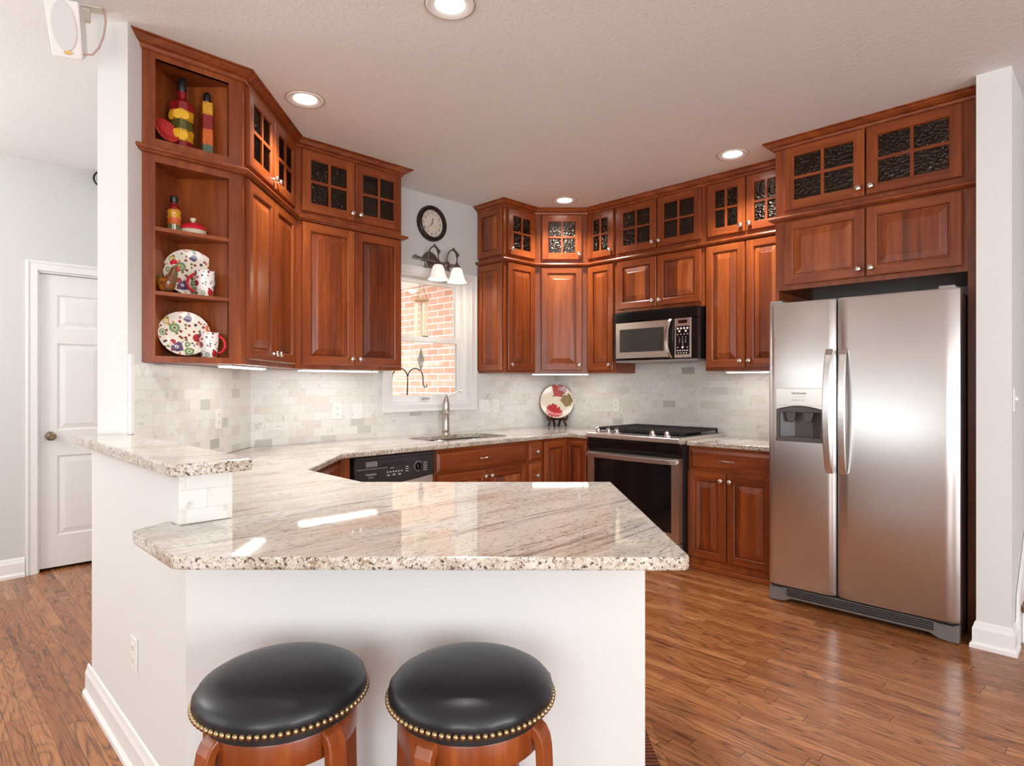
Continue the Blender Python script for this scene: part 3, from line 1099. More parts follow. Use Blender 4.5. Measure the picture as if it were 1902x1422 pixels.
def drawer_mesh(w, h, th=.02):
    mb = MB(); e = .022
    mb.quad([(0, 0, 0), (0, 0, h), (w, 0, h), (w, 0, 0)], 0)
    A = [(0, 0), (w, 0), (w, h), (0, h)]; B = [(e, e), (w - e, e), (w - e, h - e), (e, h - e)]
    for k in range(4):
        a, b = A[k], A[(k + 1) % 4]; c, d = B[(k + 1) % 4], B[k]
        mb.quad([(a[0], 0, a[1]), (b[0], 0, b[1]), (b[0], -th + .010, b[1]), (a[0], -th + .010, a[1])], 0)
        mb.quad([(a[0], -th + .010, a[1]), (b[0], -th + .010, b[1]), (c[0], -th, c[1]), (d[0], -th, d[1])], 0)
    mb.quad([(e, -th, e), (w - e, -th, e), (w - e, -th, h - e), (e, -th, h - e)], 0)
    return mb


def knob(parent, x, z, y=-.02):
    mb = MB(); mb.T = Matrix.Translation((x, y, z)) @ Matrix.Rotation(rad(90), 4, 'X')
    mb.lathe([(.0001, 0), (.0085, 0), (.0065, .004), (.0055, .012), (.009, .016), (.0155, .019), (.0165, .023), (.0145, .028), (.0075, .0315), (.0001, .032)], 18)
    return obj('knob', mb, 'chrome', parent)


def pull(parent, x, z, w=.10, y=-.02):
    path = []
    for i in range(13):
        t = i / 12
        path.append((x - w / 2 + w * t, y - .005 - .022 * math.sin(PI * t) ** .6, z + .004 * math.sin(PI * t)))
    mb = MB().tube(path, [.0035 + .002 * math.sin(PI * i / 12) for i in range(13)], 8)
    mb.ball((x - w / 2, y - .004, z), .006, 0, 8); mb.ball((x + w / 2, y - .004, z), .006, 0, 8)
    return obj('pull_handle', mb, 'chrome', parent)


def cabinet(name, label, cat, A, B, back, z0, z1, fronts, group=None, hollow=False, stile=.03, rails=None, toe=False, side_panels=()):
    """A, B: plan points of the face, left to right; back: further plan points (right to left) behind it.
    fronts: (kind, x0, x1, z0, z1, hardware); x from A along the face, z absolute"""
    rz = math.atan2(B[1] - A[1], B[0] - A[0])
    w = math.hypot(B[0] - A[0], B[1] - A[1])
    root = thing(name, label, cat, (A[0], A[1], z0), rz, group)
    poly = [(0, 0), (w, 0)] + [local(p, A, rz) for p in back]
    H = z1 - z0
    mb = MB()
    n = len(poly)
    if hollow:
        ops = [(f[1] + .022, f[2] - .022, f[3] - z0 + .022, f[4] - z0 - .022) for f in fronts if f[0] in ('glass', 'door')]
        x0 = min(o[0] for o in ops); x1 = max(o[1] for o in ops); a = min(o[2] for o in ops); b = max(o[3] for o in ops)
        face_with_holes(mb, 0, w, 0, H, 0, [(x0, x1, a, b)], 0)
        vs = [(x, y, 0) for x, y in poly] + [(x, y, H) for x, y in poly]
        mb._add(vs, [tuple(range(n - 1, -1, -1)), tuple(range(n, 2 * n))] + [(i, (i + 1) % n, (i + 1) % n + n, i + n) for i in range(1, n)], 0)
        # lining a little inside the carcass
        cx = sum(p[0] for p in poly) / n; cy = sum(p[1] for p in poly) / n
        q = [(x + (cx - x) * .04, max(y + (cy - y) * .04, .003)) for x, y in poly]
        vs = [(x, y, .015) for x, y in q] + [(x, y, H - .015) for x, y in q]
        mb._add(vs, [tuple(range(n - 1, -1, -1)), tuple(range(n, 2 * n))] + [(i, (i + 1) % n, (i + 1) % n + n, i + n) for i in range(1, n)], 2)
        mb._add([(x0, 0, a), (x1, 0, a), (x1, .018, a), (x0, .018, a), (x0, 0, b), (x1, 0, b), (x1, .018, b), (x0, .018, b)],
                [(0, 1, 2, 3), (4, 5, 6, 7), (0, 3, 7, 4), (1, 2, 6, 5)], 0)
        mats = ['wood', 'wood_h', 'cab_inside']
    else:
        mb.prism(poly, 0, H, 0)
        mats = ['wood', 'wood_h']
    obj('body', mb, mats, root)
    if toe:
        sh = MB().box(0, w, -.016, 0, 0, .035)
        obj('base_shoe', sh, 'wood_h', root, bevel=.006)
    for f in fronts:
        kind, x0, x1, a, b, hw = f
        fw_, fh_ = x1 - x0, b - a
        if kind == 'drawer':
            d = obj('drawer', drawer_mesh(fw_, fh_), 'wood_h', root, loc=(x0, -.001, a - z0))
            if hw == 'pull': pull(d, fw_ / 2, fh_ / 2)
            elif hw == 'knob': knob(d, fw_ / 2, fh_ / 2)
            continue
        if kind == 'glass':
            d = obj('door', door_mesh(fw_, fh_, True, .056), ['wood', 'wood_h', 'wood_p'], root, loc=(x0, -.001, a - z0))
            obj('glass_pane', MB().box(.056, fw_ - .056, -.009, -.006, .056, fh_ - .056), 'seeded', d)
        else:
            d = obj('door', door_mesh(fw_, fh_, False, .056 if fw_ > .2 else .045), ['wood', 'wood_h', 'wood_p'], root, loc=(x0, -.001, a - z0))
        if hw:
            kx = .028 if 'L' in hw else fw_ - .028
            kz = .045 if 'B' in hw else fh_ - .045
            if 'l' in hw: kz = .05
            knob(d, kx, kz)
    return root


ZB, ZM, ZT = 1.400, 2.345, 2.826
LD = (1.425, 2.322)       # tall doors
GD = (2.388, 2.777)       # glazed doors

# ---- left run
FQ = -3.65                # face of the window wall cabinets
cA = PQ(.743, -3.06)      # where the end shelf meets the wall
cB = (-1.322, 3.005)
cC = (-1.352, 3.81)
cD = PQ(2.534, FQ)
cC = (-1.352, -1.352 - FQ / R2)
gap = .004
WQ = WALL_Q + .010
w = math.dist(cB, cC)
wall_b = lwall(3.005, .004); icp = (IC[0] + .006, IC[1] - .012)
for (nm, lab, z0, z1, kind, D, hw) in (
        ('wall_cabinet', 'tall double-door cherry wall cabinet beside the open shelves', ZB, ZM - .001, 'door', LD, ('RB', 'LB')),
        ('glass_cabinet', 'seeded-glass cherry cabinet beside the open shelves', ZM, ZT, 'glass', GD, ('RB', 'LB'))):
    cabinet(nm, lab, 'cabinet', (cB[0] + .001, cB[1] + .002), cC, [icp, wall_b], z0, z1,
            [(kind, .035, w / 2 - .002, *D, hw[0]), (kind, w / 2 + .002, w - .035, *D, hw[1])],
            'upper cabinets left of the window', hollow=kind == 'glass')
w = math.dist(cC, cD)
def win_u(u):            # x along the window-wall cabinets for an image column
    t = (u - 951) / 1139
    p = FQ * (1 + t) / (t - 1)
    return p - (cC[0] + cC[1]) * R2


for (nm, lab, z0, z1, kind, D, xs) in (
        ('wall_cabinet', 'tall double-door cherry wall cabinet directly left of the window', ZB, ZM - .001, 'door', LD, (559, 656.5, 657.5, 742)),
        ('glass_cabinet', 'seeded-glass cherry cabinet above the doors left of the window', ZM, ZT, 'glass', GD, (559, 656.5, 657.5, 742))):
    x = [win_u(u) for u in xs]
    cabinet(nm, lab, 'cabinet', (cC[0] + .001, cC[1] + .001), cD, [PQ(2.534, WQ), (IC[0] + .012, IC[1] - .006)], z0, z1,
            [(kind, x[0], x[1], *D, 'RB'), (kind, x[2], x[3], *D, 'LB')], 'upper cabinets left of the window', hollow=kind == 'glass')

# ---- open end shelf unit
def shelf_unit():
    A, B = cA, (cB[0] - .001, cB[1] - .001)
    rz = math.atan2(B[1] - A[1], B[0] - A[0]); w = math.dist(A, B)
    root = thing('display_shelf', 'angled open cherry display shelf with five openings ending the left wall'.replace(' with five openings', ''), 'shelf', (A[0], A[1], ZB), rz)
    C = local(lwall(3.002, .004), A, rz)
    A1 = local(lwall(cA[1] + .02, .004), A, rz)
    H = ZT - ZB
    x0, x1 = .066, w - .062
    z = lambda a: a - ZB
    mb = MB()
    face_with_holes(mb, 0, w, 0, H, 0, [(x0, x1, z(1.4286), z(2.294)), (x0, x1, z(2.398), z(2.755))])
    for (a, b) in ((1.4286, 2.294), (2.398, 2.755)):
        a, b = z(a), z(b)
        mb._add([(x0, 0, a), (x1, 0, a), (x1, .02, a), (x0, .02, a), (x0, 0, b), (x1, 0, b), (x1, .02, b), (x0, .02, b)],
                [(0, 1, 2, 3), (4, 5, 6, 7), (0, 3, 7, 4), (1, 2, 6, 5)], 0)
    obj('face_frame', mb, 'wood', root, bevel=.0)
    mb = MB()
    mb.quad([(A1[0], A1[1], 0), (C[0], C[1], 0), (C[0], C[1], H), (A1[0], A1[1], H)])
    mb.quad([(C[0], C[1], 0), (w, 0, 0), (w, 0, H), (C[0], C[1], H)])
    mb.quad([(0, 0, 0), (A1[0], A1[1], 0), (A1[0], A1[1], H), (0, 0, H)])
    obj('back_panel', mb, 'wood_in', root)
    ins = .002
    tri = [(.012, .004), (w - .012, .004), (C[0] + .0, C[1] - .003)]
    for nm, zz, th in (('bottom_panel', 1.4286, .0286), ('shelf', 1.7195, .017), ('shelf', 2.007, .017), ('middle_panel', 2.392, .085), ('top_panel', 2.80, .045)):
        o = obj(nm, MB().prism(tri, z(zz) - th, z(zz)), 'wood_h', root)
    return root


shelf_unit()

# ---- right run
FP = 4.26
kA = PQ(3.555, FQ); kB = PQ(3.93, FQ); kC = PQ(4.26, -3.32)
def rng_u(u, p=FP):
    t = (u - 951) / 1139
    return -p * (1 - t) / (1 + t)


WP = WALL_P - .010
def upper_pair(A, B, back, labs, low, glass, g, hollow=True, zlow=ZB, low_z=None):
    cabinet('wall_cabinet', labs[0], 'cabinet', A, B, back, zlow, ZM - .001, [('door', *a, *(low_z or LD), h) for (a, h) in low], g)
    cabinet('glass_cabinet', labs[1], 'cabinet', A, B, back, ZM, ZT, [('glass', *a, *GD, h) for (a, h) in glass], g, hollow=True)


G = 'upper cabinets right of the window'
w = math.dist(kA, kB)
upper_pair(kA, (kB[0] - .001, kB[1] - .001), [PQ(3.9285, WQ), PQ(3.555, WQ)],
           ('narrow single-door cherry wall cabinet directly right of the window', 'narrow glass-door cabinet at the top right of the window'),
           [((.035, w - .012), 'LB')], [((.035, w - .012), 'LB')], G)
# side panel of that cabinet, facing the window
for nm, z0, z1 in (('side_panel', 1.415, 2.322), ('side_panel', 2.375, 2.777)):
    pass
w = math.dist(kB, kC)
upper_pair((kB[0] + .001, kB[1]), (kC[0] - .001, kC[1]), [PQ(WP, -3.319), PQ(WP, WQ), PQ(3.931, WQ)],
           ('diagonal single-door cherry cabinet across the corner', 'diagonal glass-door cabinet across the top of the corner'),
           [((.055, w - .055), 'RB')], [((.060, w - .055), 'RB')], G)
def qx(u, q0): return rng_u(u) - q0
q0, q1 = -3.319, -3.028
upper_pair(PQ(FP, q0), PQ(FP, q1), [PQ(WP, q1), PQ(WP, q0)],
           ('narrow cherry wall cabinet between the corner and the microwave', 'narrow glass-door cabinet between the corner and the pair over the microwave'),
           [((.008, -3.045 - q0), 'RB')], [((.008, -3.04 - q0), 'RB')], G)
q0, q1 = -3.026, -2.216
upper_pair(PQ(FP, q0), PQ(FP, q1), [PQ(WP, q1), PQ(WP, q0)],
           ('short double-door cherry cabinet above the microwave', 'wide glass-door cabinet at the ceiling above the microwave'),
           [((qx(1148, q0), qx(1220.8, q0)), 'RB'), ((qx(1222.4, q0), qx(1304, q0)), 'LB')],
           [((qx(1148, q0), qx(1220.8, q0)), 'RB'), ((qx(1222.4, q0), qx(1304, q0)), 'LB')], G, zlow=1.888, low_z=(1.922, 2.322))
q0, q1 = -2.214, -1.577
upper_pair(PQ(FP, q0), PQ(FP, q1), [PQ(WP, q1), PQ(WP, q0)],
           ('tall double-door cherry wall cabinet between microwave and refrigerator', 'glass-door cabinet between the microwave pair and the refrigerator cabinet'),
           [((qx(1313, q0), qx(1385.5, q0)), 'RB'), ((qx(1387.5, q0), .60), 'LB')],
           [((qx(1316, q0), qx(1386.3, q0)), 'RB'), ((qx(1388, q0), .60), 'LB')], G)
# refrigerator surround
FF = 3.95
q0, q1 = -1.575, -.528
fx = lambda u: rng_u(u, FF) - q0
upper_pair(PQ(FF, q0), PQ(FF, q1), [PQ(WP, q1), PQ(WP, q0)],
           ('wide double-door cherry cabinet directly over the refrigerator', 'wide glass-door cabinet at the ceiling over the refrigerator'),
           [((fx(1458), fx(1607)), 'RB'), ((fx(1610), fx(1789)), 'LB')],
           [((fx(1458), fx(1607)), 'RB'), ((fx(1610), fx(1789)), 'LB')], 'cabinets over the refrigerator', zlow=1.893, low_z=(1.922, 2.318))
for nm, lab, a, b in (('end_panel', 'tall cherry end panel on the counter side of the refrigerator', q0, q0 + .02),
                      ('end_panel', 'tall dark cherry end panel between refrigerator and white wall', q1 - .054, q1)):
    o = frame_obj(nm, MB().box(a, b, 0, WP - FF, 0, 1.892), 'wood', PQ(FF, 0), RZ_RNG, bevel=.001)
    tag(o, lab, 'panel', 'refrigerator end panels')
# decorative raised panels on the cabinet side facing the window
for par in [o for o in bpy.data.objects if o.get('label') in ('narrow single-door cherry wall cabinet directly right of the window', 'narrow glass-door cabinet at the top right of the window')]:
    hi = par.name.startswith('glass')
    h = .40 if hi else .90
    d = obj('side_panel', door_mesh(.295, h, False, .05, .016), ['wood', 'wood_h', 'wood_p'], par, loc=(0, .312, .035 if hi else .018))
    d.rotation_euler = (0, 0, rad(-90))

# ---- crown and belt mouldings
CROWN = [(0, 2.781), (.008, 2.781), (.012, 2.787), (.014, 2.797), (.030, 2.803), (.046, 2.815), (.052, 2.823), (.062, 2.825), (.062, 2.8315), (0, 2.8315)]
BELT = [(0, 2.326), (.018, 2.328), (.026, 2.334), (.034, 2.338), (.037, 2.346), (.034, 2.353), (.026, 2.357), (0, 2.357)]
runs = [
    ([PQ(.70, -3.06), cB, cC, cD, PQ(2.534, WALL_Q)], 'left of the window, over the display shelf'),
    ([PQ(3.555, WALL_Q), kA, kB, kC, PQ(FP, -1.5775)], 'right of the window, along the range wall'),
    ([PQ(FP - .07, -1.575), PQ(FF, -1.575), PQ(FF, -.5275)], 'over the refrigerator'),
]
for path, where in runs:
    tag(obj('crown_molding', MB().sweep(path, CROWN), 'wood_h'), 'cherry crown molding at the ceiling ' + where, 'molding', 'crown moldings')
    pth = path
    tag(obj('belt_molding', MB().sweep(pth, BELT), 'wood_h'), 'thin cherry belt molding between cabinet tiers ' + where, 'molding', 'belt moldings')

# ------------------------------------------------------------------ base cabinets
BT = CT - .033
BQ = -3.275
DR = (.705, .845); DO = (.085, .688)
bq_u = lambda u: BQ * (1 + (u - 951) / 1139) / ((u - 951) / 1139 - 1)
GB = 'base cabinets'
WQ2, WP2 = WALL_Q + .012, WALL_P - .012
cE = (-1.015, -1.015 - BQ / R2)              # bend of the base run
pE = (cE[0] + cE[1]) * R2
o = frame_obj('filler_panel', MB().box(pE + .002, 1.905, 0, .5, 0, BT), 'wood', PQ(0, BQ), RZ_WIN)
tag(o, 'plain cherry filler panel left of the dishwasher', 'panel')
p0, p1 = 2.530, 3.432
x = lambda u: bq_u(u) - p0
cabinet('base_cabinet', 'wide cherry sink base with a false drawer and two doors under the sink', 'cabinet', PQ(p0, BQ), PQ(p1, BQ), [PQ(p1, WQ2), PQ(p0, WQ2)], 0, BT - .18,
        [('drawer', .018, p1 - p0 - .012, *DR, 'pull'), ('door', .018, x(902) - .002, *DO, 'RT'), ('door', x(902) + .002, p1 - p0 - .012, *DO, 'LT')], GB, toe=True)
_c = [o for o in bpy.data.objects if o.get('label', '').startswith('wide cherry sink base')][0]
obj('top_rail', MB().box(0, p1 - p0, 0, .02, BT - .178, BT), 'wood_h', _c)
p0, p1 = 3.434, 3.612
dz = [(.705, .845), (.49, .688), (.29, .475), (.085, .275)]
cabinet('base_cabinet', 'narrow cherry bank of small drawers right of the sink base', 'cabinet', PQ(p0, BQ), PQ(p1, BQ), [PQ(p1, WQ2), PQ(p0, WQ2)], 0, BT,
        [('drawer', .012, p1 - p0 - .012, a, b, 'knob') for a, b in dz], GB, toe=True)
# blind corner: two doors meeting at the inner corner
p0, pc, qc, q1 = 3.614, 3.912, -3.28, -3.036
cn = cabinet('base_cabinet', 'cherry corner base cabinet with two full-height doors left of the range', 'cabinet', PQ(p0, BQ), PQ(pc, BQ),
             [PQ(pc, q1), PQ(WP2, q1), PQ(WP2, WQ2), PQ(p0, WQ2)], 0, BT, [('door', .01, pc - p0 - .012, .085, .845, None)], GB, toe=True)
d = obj('door', door_mesh(q1 - BQ - .03, .76, False, .045), ['wood', 'wood_h', 'wood_p'], cn, loc=(pc - p0 - .001, -.012, .085))
d.rotation_euler = (0, 0, rad(-90))
q0, q1 = -2.203, -1.577
fp = 3.99
x = lambda u: rng_u(u, fp) - q0
cabinet('base_cabinet', 'cherry base cabinet with one drawer and two doors left of the refrigerator', 'cabinet', PQ(fp, q0), PQ(fp, q1), [PQ(WP2, q1), PQ(WP2, q0)], 0, BT,
        [('drawer', .02, .605, *DR, None), ('door', x(1279), x(1350), *DO, 'RT'), ('door', x(1352), .605, *DO, 'LT')], GB, toe=True)
_c = [o for o in bpy.data.objects if o.get('label', '').startswith('cherry base cabinet with one drawer')][0]
_d = [o for o in _c.children if o.name.startswith('drawer')][0]
pull(_d, x(1351) - .02, .07)
# left run under the bend and the peninsula's kitchen side
lA, lB = (-.985, 2.93), (cE[0] + .001, cE[1] - .03)
wl = math.dist(lA, lB)
cabinet('base_cabinet', 'cherry base cabinet in the shadowed bend left of the dishwasher', 'cabinet', lA, lB, [(-1.55, 3.75), lwall(3.0, .3)], 0, BT,
        [('drawer', .03, wl - .03, *DR, 'pull'), ('door', .03, wl - .03, *DO, 'RT')], GB)

# ------------------------------------------------------------------ counters
def inset_poly(poly, d):
    n = len(poly); out = []
    for i in range(n):
        a, b, c = Vector(poly[i - 1]), Vector(poly[i]), Vector(poly[(i + 1) % n])
        d1 = (b - a).normalized(); d2 = (c - b).normalized()
        n1 = Vector((-d1.y, d1.x)); n2 = Vector((-d2.y, d2.x))     # left normal = inside for CCW
        m = n1 + n2; m = m * (2 / m.length_squared)
        out.append(tuple(b + m * d))
    return out


def area2(poly):
    return sum(poly[i - 1][0] * poly[i][1] - poly[i][0] * poly[i - 1][1] for i in range(len(poly)))


def round_corner(a, b, c, r, n=5):
    a, b, c = Vector(a), Vector(b), Vector(c)
    u = (a - b).normalized(); v = (c - b).normalized()
    ang = u.angle(v); t = r / math.tan(ang / 2)
    s, e = b + u * t, b + v * t
    out = []
    for i in range(n + 1):
        k = i / n
        out.append(tuple((s * (1 - k) ** 2) + (b * 2 * k * (1 - k)) + (e * k ** 2)))
    return out


def stone(name, poly, z0, z1, hole=None, holes_z=None):
    if area2(poly) < 0: poly = poly[::-1]
    e = .006
    loops = [(inset_poly(poly, e), z1), (inset_poly(poly, e * .3), z1 - e * .3), (poly, z1 - e), (poly, z0 + e), (inset_poly(poly, e * .3), z0 + e * .3), (inset_poly(poly, e), z0)]
    mb = MB(); n = len(poly)
    for (A, za), (B, zb) in zip(loops, loops[1:]):
        for i in range(n):
            j = (i + 1) % n
            mb.quad([(*A[i], za), (*A[j], za), (*B[j], zb), (*B[i], zb)], 1)
    for L, z, in ((loops[0][0], z1), (loops[-1][0], z0)):
        rings = [[Vector((*p, 0)) for p in L]]
        if hole: rings.append([Vector((*p, 0)) for p in hole])
        flat = [p for r in rings for p in r]
        tris = tessellate_polygon(rings)
        mb._add([(p.x, p.y, z) for p in flat], [tuple(t) for t in tris], 0)
    if hole:
        k = len(hole)
        for i in range(k):
            j = (i + 1) % k
            mb.quad([(*hole[i], z0), (*hole[j], z0), (*hole[j], z1), (*hole[i], z1)], 1)
    return obj(name, mb, ['granite', 'granite_edge'])


# sink cut-out
SKP, SKQ, SKL, SKW = 3.03, -3.60, .37, .215
def rrect(cx, cy, hx, hy, r, n=6):
    out = []
    for (sx, sy, a0) in ((1, 1, 0), (-1, 1, 90), (-1, -1, 180), (1, -1, 270)):
        for i in range(n + 1):
            a = rad(a0 + 90 * i / n)
            out.append((cx + sx * (hx - r) + r * math.cos(a), cy + sy * (hy - r) + r * math.sin(a)))
    return out


sink_hole = [PQ(p, q) for p, q in rrect(SKP, SKQ, SKL, SKW, .12)]
tq = WALL_Q + .010
FLt = (-1.022, 1.657)
front_l = round_corner(FLt, (-.79, 1.425), (.41, 1.418), .05)
front_r = round_corner((-.79, 1.42), (.418, 1.418), (.408, 2.53), .035)
ib = PQ(3.885, -3.25)
lw_in = lambda y: lwall(y, .011)
poly = [FLt] + front_l + front_r + [(.408, 2.53), (-.615, 2.527), (-.962, 2.890), (-.984, 3.565)] + \
       round_corner(PQ(2.0, -3.222), ib, PQ(3.885, -3.04), .03, 3) + [PQ(3.885, -3.036), PQ(WALL_P - .010, -3.036), PQ(WALL_P - .010, tq)]
poly += [PQ((IC[0] + IC[1]) * R2 + .014, tq), lw_in(2.70), PQ(KP + KT + .008, -3.0), PQ(KP + KT + .008, -1.92), PQ(KP - .006, -1.92), PQ(KP - .006, -1.99), PQ(.455, -1.93)]
ct = stone('countertop', poly, CT - .032, CT, sink_hole)
tag(ct, 'cream granite countertop sweeping from the peninsula past the sink to the range', 'countertop')
ct2 = stone('countertop', [PQ(3.955, -2.203), PQ(3.955, -1.577), PQ(WALL_P - .010, -1.577), PQ(WALL_P - .010, -2.203)], CT - .032, CT)
tag(ct2, 'short cream granite countertop between range and refrigerator', 'countertop')
bar_poly = [PQ(.506, -1.775), PQ(.722, -1.775), PQ(.722, -2.965), lwall(2.60, .003), (L0[0] - .005, 2.590), (L0[0] - .135, 2.590), PQ(.512, -3.052)]
bar = stone('bar_counter', round_corner(bar_poly[-1], bar_poly[0], bar_poly[1], .02, 3) + round_corner(bar_poly[0], bar_poly[1], bar_poly[2], .012, 3) + bar_poly[2:], BAR - .034, BAR)
tag(bar, 'raised granite bar top on the knee wall below the white wall end', 'countertop')

# ---- sink
sk = thing('kitchen_sink', 'stainless double-bowl sink set under the granite by the window', 'sink', (*PQ(SKP, SKQ), CT - .034), RZ_WIN)
for s in (-1, 1):
    hx = SKL / 2 - .012
    cx = s * (SKL / 2 + .0)
    rings = [(hx + .004, SKW + .012, 0), (hx + .003, SKW + .006, -.012), (hx - .01, SKW - .008, -.12), (hx - .035, SKW - .04, -.165), (.03, .03, -.17)]
    mb = MB(); pr = None
    for (a, b, z) in rings:
        L = [(x, y, z) for x, y in rrect(cx, 0, a, b, min(a, b) * .35)]
        if pr:
            k = len(L)
            mb._add(pr + L, [(i, (i + 1) % k, (i + 1) % k + k, i + k) for i in range(k)], 0, True)
        pr = L
    mb._add(pr, [tuple(range(len(pr)))], 0)
    obj('bowl', mb, 'steel_light', sk)
# ---- faucet
fa = thing('faucet', 'brushed nickel pull-out faucet with a top lever behind the sink', 'faucet', (*PQ(3.115, -3.87), CT), RZ_WIN)
mb = MB().lathe([(.0001, 0), (.034, 0), (.034, .010), (.029, .014), (.030, .03), (.0315, .034), (.0315, .038), (.030, .042), (.029, .165), (.031, .17), (.031, .178), (.026, .184), (.0001, .186)], 24)
obj('body', mb, 'nickel', fa)
mb = MB(); mb.T = Matrix.Translation((0, 0, .180)) @ Matrix.Rotation(rad(3), 4, 'X')
mb.lathe([(.0001, 0), (.029, 0), (.0315, .02), (.030, .055), (.024, .09), (.016, .115), (.011, .13), (.0001, .132)], 24)
obj('spray_head', mb, 'nickel', fa)
mb = MB().tube([(0, -.006, .305), (.018, -.015, .315), (.05, -.035, .336), (.085, -.055, .345), (.115, -.062, .345)], [.008, .007, .006, .006, .0075], 10)
mb.ball((0, -.006, .308), .0125)
obj('lever', mb, 'nickel', fa)

# ------------------------------------------------------------------ dishwasher
dw = thing('dishwasher', 'dishwasher with a charcoal control panel and steel door', 'dishwasher', (*PQ(1.912, BQ), 0), RZ_WIN)
w = 2.524 - 1.912
obj('body', MB().box(.004, w - .004, .03, .56, .05, BT - .004), 'black_matte', dw)
mb = MB()
n = 16
prof = []
for i in range(n + 1):
    t = i / n
    prof.append((.006 + (w - .012) * t, .712 - .030 * math.sin(PI * t) ** 1.0))
poly = prof + [(w - .006, .855), (.006, .855)]
mb.yprism(poly, -.028, .03)
mb.box(.006, w - .006, -.040, -.02, .842, .862)
cp = obj('control_panel', mb, 'dw_panel', dw, bevel=.004)
mb = MB()
for i in range(4): mb.box(.025, .185, -.0295, -.0275, .795 + .009 * i, .798 + .009 * i)
mb.box(.20, .37, -.031, -.0275, .790, .815)
obj('vent_grille', mb, 'black_matte', cp)
mb = MB()
for i in range(4): mb.box(.085, .165, -.0300, -.0285, .801 + .008 * i, .8035 + .008 * i)
mb.box(.02, .24, -.0287, -.0283, .785, .7865)
for i in range(6):
    t_ = .235 + .021 * i
    mb.box(t_, t_ + .010, -.0287, -.0283, .752, .759)
for i in range(3):
    mb.box(.235 + .042 * i, .255 + .042 * i, -.0287, -.0283, .737, .740)
    mb.box(.235 + .042 * i, .255 + .042 * i, -.0287, -.0283, .731, .734)
    mb.box(.375, .397, -.0287, -.0283, .748 + .014 * i, .752 + .014 * i)
for i in range(5): mb.box(.515, .545, -.0287, -.0283, .742 + .012 * i, .745 + .012 * i)
mb.box(.26, .285, -.0287, -.0283, .778, .781)
text_into(mb, 'Frigidaire', .019, .122, -.0285, .752, 0, 1.05)
text_into(mb, 'GALLERY', .009, .122, -.0285, .732, 0, 1.2)
obj('lettering', mb, 'ink_white', cp)
mb = MB(); mb.T = Matrix.Translation((.475, -.028, .772)) @ Matrix.Rotation(rad(90), 4, 'X')
mb.lathe([(.0001, 0), (.030, 0), (.030, .001), (.0285, .0012), (.026, .014), (.022, .018), (.0001, .018)], 28)
mb.box(-.003, .003, -.022, .022, .018, .026)
kn = obj('dial', mb, 'black', cp)
mb = MB(); mb.T = Matrix.Translation((.475, -.0285, .772)) @ Matrix.Rotation(rad(90), 4, 'X')
mb.lathe([(.030, 0), (.0318, 0), (.0318, .0008), (.030, .0008), (.030, 0)], 28)
obj('dial_ring', mb, 'ink_white', kn)
obj('door', MB().box(.006, w - .006, -.012, .03, .11, .705), 'steel_light', dw, bevel=.003)
obj('toe_kick', MB().box(.006, w - .006, .02, .03, .004, .10), 'black_matte', dw)

# ------------------------------------------------------------------ range
rg = thing('gas_range', 'slide-in stainless gas range with a black glass oven door', 'range', (*PQ(3.86, -3.030), 0), RZ_RNG)
w = 3.030 - 2.206
D = WALL_P - 3.86 - .015
obj('body', MB().box(.012, w - .004, .06, D, .0, .878), 'black_matte', rg)
mb = MB()
mb.xprism([(.0, .885), (.02, .876), (D, .876), (D, .924), (.02, .924), (.0, .917)], 0, w)
obj('cooktop', mb, 'steel_light', rg, bevel=.004)
mb = MB().box(.03, w - .03, .13, D - .03, .924, .928)
obj('burner_well', mb, 'black', rg)
mb = MB()
mb.xprism([(.028, .785), (.07, .785), (.07, .875), (.012, .875)], .006, w - .006)
mb.box(.04, w - .04, .006, .012, .84, .846)
obj('console', mb, 'black', rg, bevel=.003)
# oven door
od = MB()
dz0, dz1 = .18, .775
dx0, dx1 = .008, w - .008
face_with_holes(od, dx0, dx1, dz0, dz1, .012, [(.070, w - .070, .245, .742)])
od._add([(.070, .012, .245), (w - .07, .012, .245), (w - .07, .016, .245), (.07, .016, .245), (.07, .012, .742), (w - .07, .012, .742), (w - .07, .016, .742), (.07, .016, .742)],
        [(0, 1, 2, 3), (4, 5, 6, 7), (0, 3, 7, 4), (1, 2, 6, 5)], 0)
od.box(dx0, dx1, .018, .058, dz0, dz1)
od.quad([(dx0, .012, dz0), (dx0, .02, dz0), (dx0, .02, dz1), (dx0, .012, dz1)]); od.quad([(dx1, .012, dz0), (dx1, .02, dz0), (dx1, .02, dz1), (dx1, .012, dz1)])
od.quad([(dx0, .012, dz1), (dx1, .012, dz1), (dx1, .02, dz1), (dx0, .02, dz1)])
dd = obj('oven_door', od, 'steel_light', rg)
obj('oven_glass', MB().box(.069, w - .069, .0145, .0165, .244, .743), 'black', dd)
hp = []
for i in range(17):
    t = i / 16
    hp.append((.012 + (w - .024) * t, -.012 - .030 * math.sin(PI * t) ** .5, .752))
mb = MB().ribbon(hp, .034, .014)
for x_ in (.03, w - .03): mb.box(x_ - .010, x_ + .010, -.022, .012, .740, .765)
obj('oven_handle', mb, 'steel_light', dd, bevel=.003)
obj('storage_drawer', MB().box(dx0, dx1, .014, .058, .04, .172), 'steel_light', rg, bevel=.003)
for x_ in (.085, .185, .262, w - .245, w - .125):
    mb = MB(); mb.T = Matrix.Translation((x_, .052, .924)) @ Matrix.Rotation(rad(20), 4, 'X')
    mb.lathe([(.0001, 0), (.026, 0), (.026, .006), (.019, .010), (.017, .030), (.0145, .034), (.0001, .034)], 20)
    mb.box(-.006, .006, -.020, .020, .030, .042)
    obj('burner_knob', mb, 'chrome', rg, bevel=.001)
gx = [.035, .035 + (w - .07) / 3, .035 + 2 * (w - .07) / 3, w - .035]
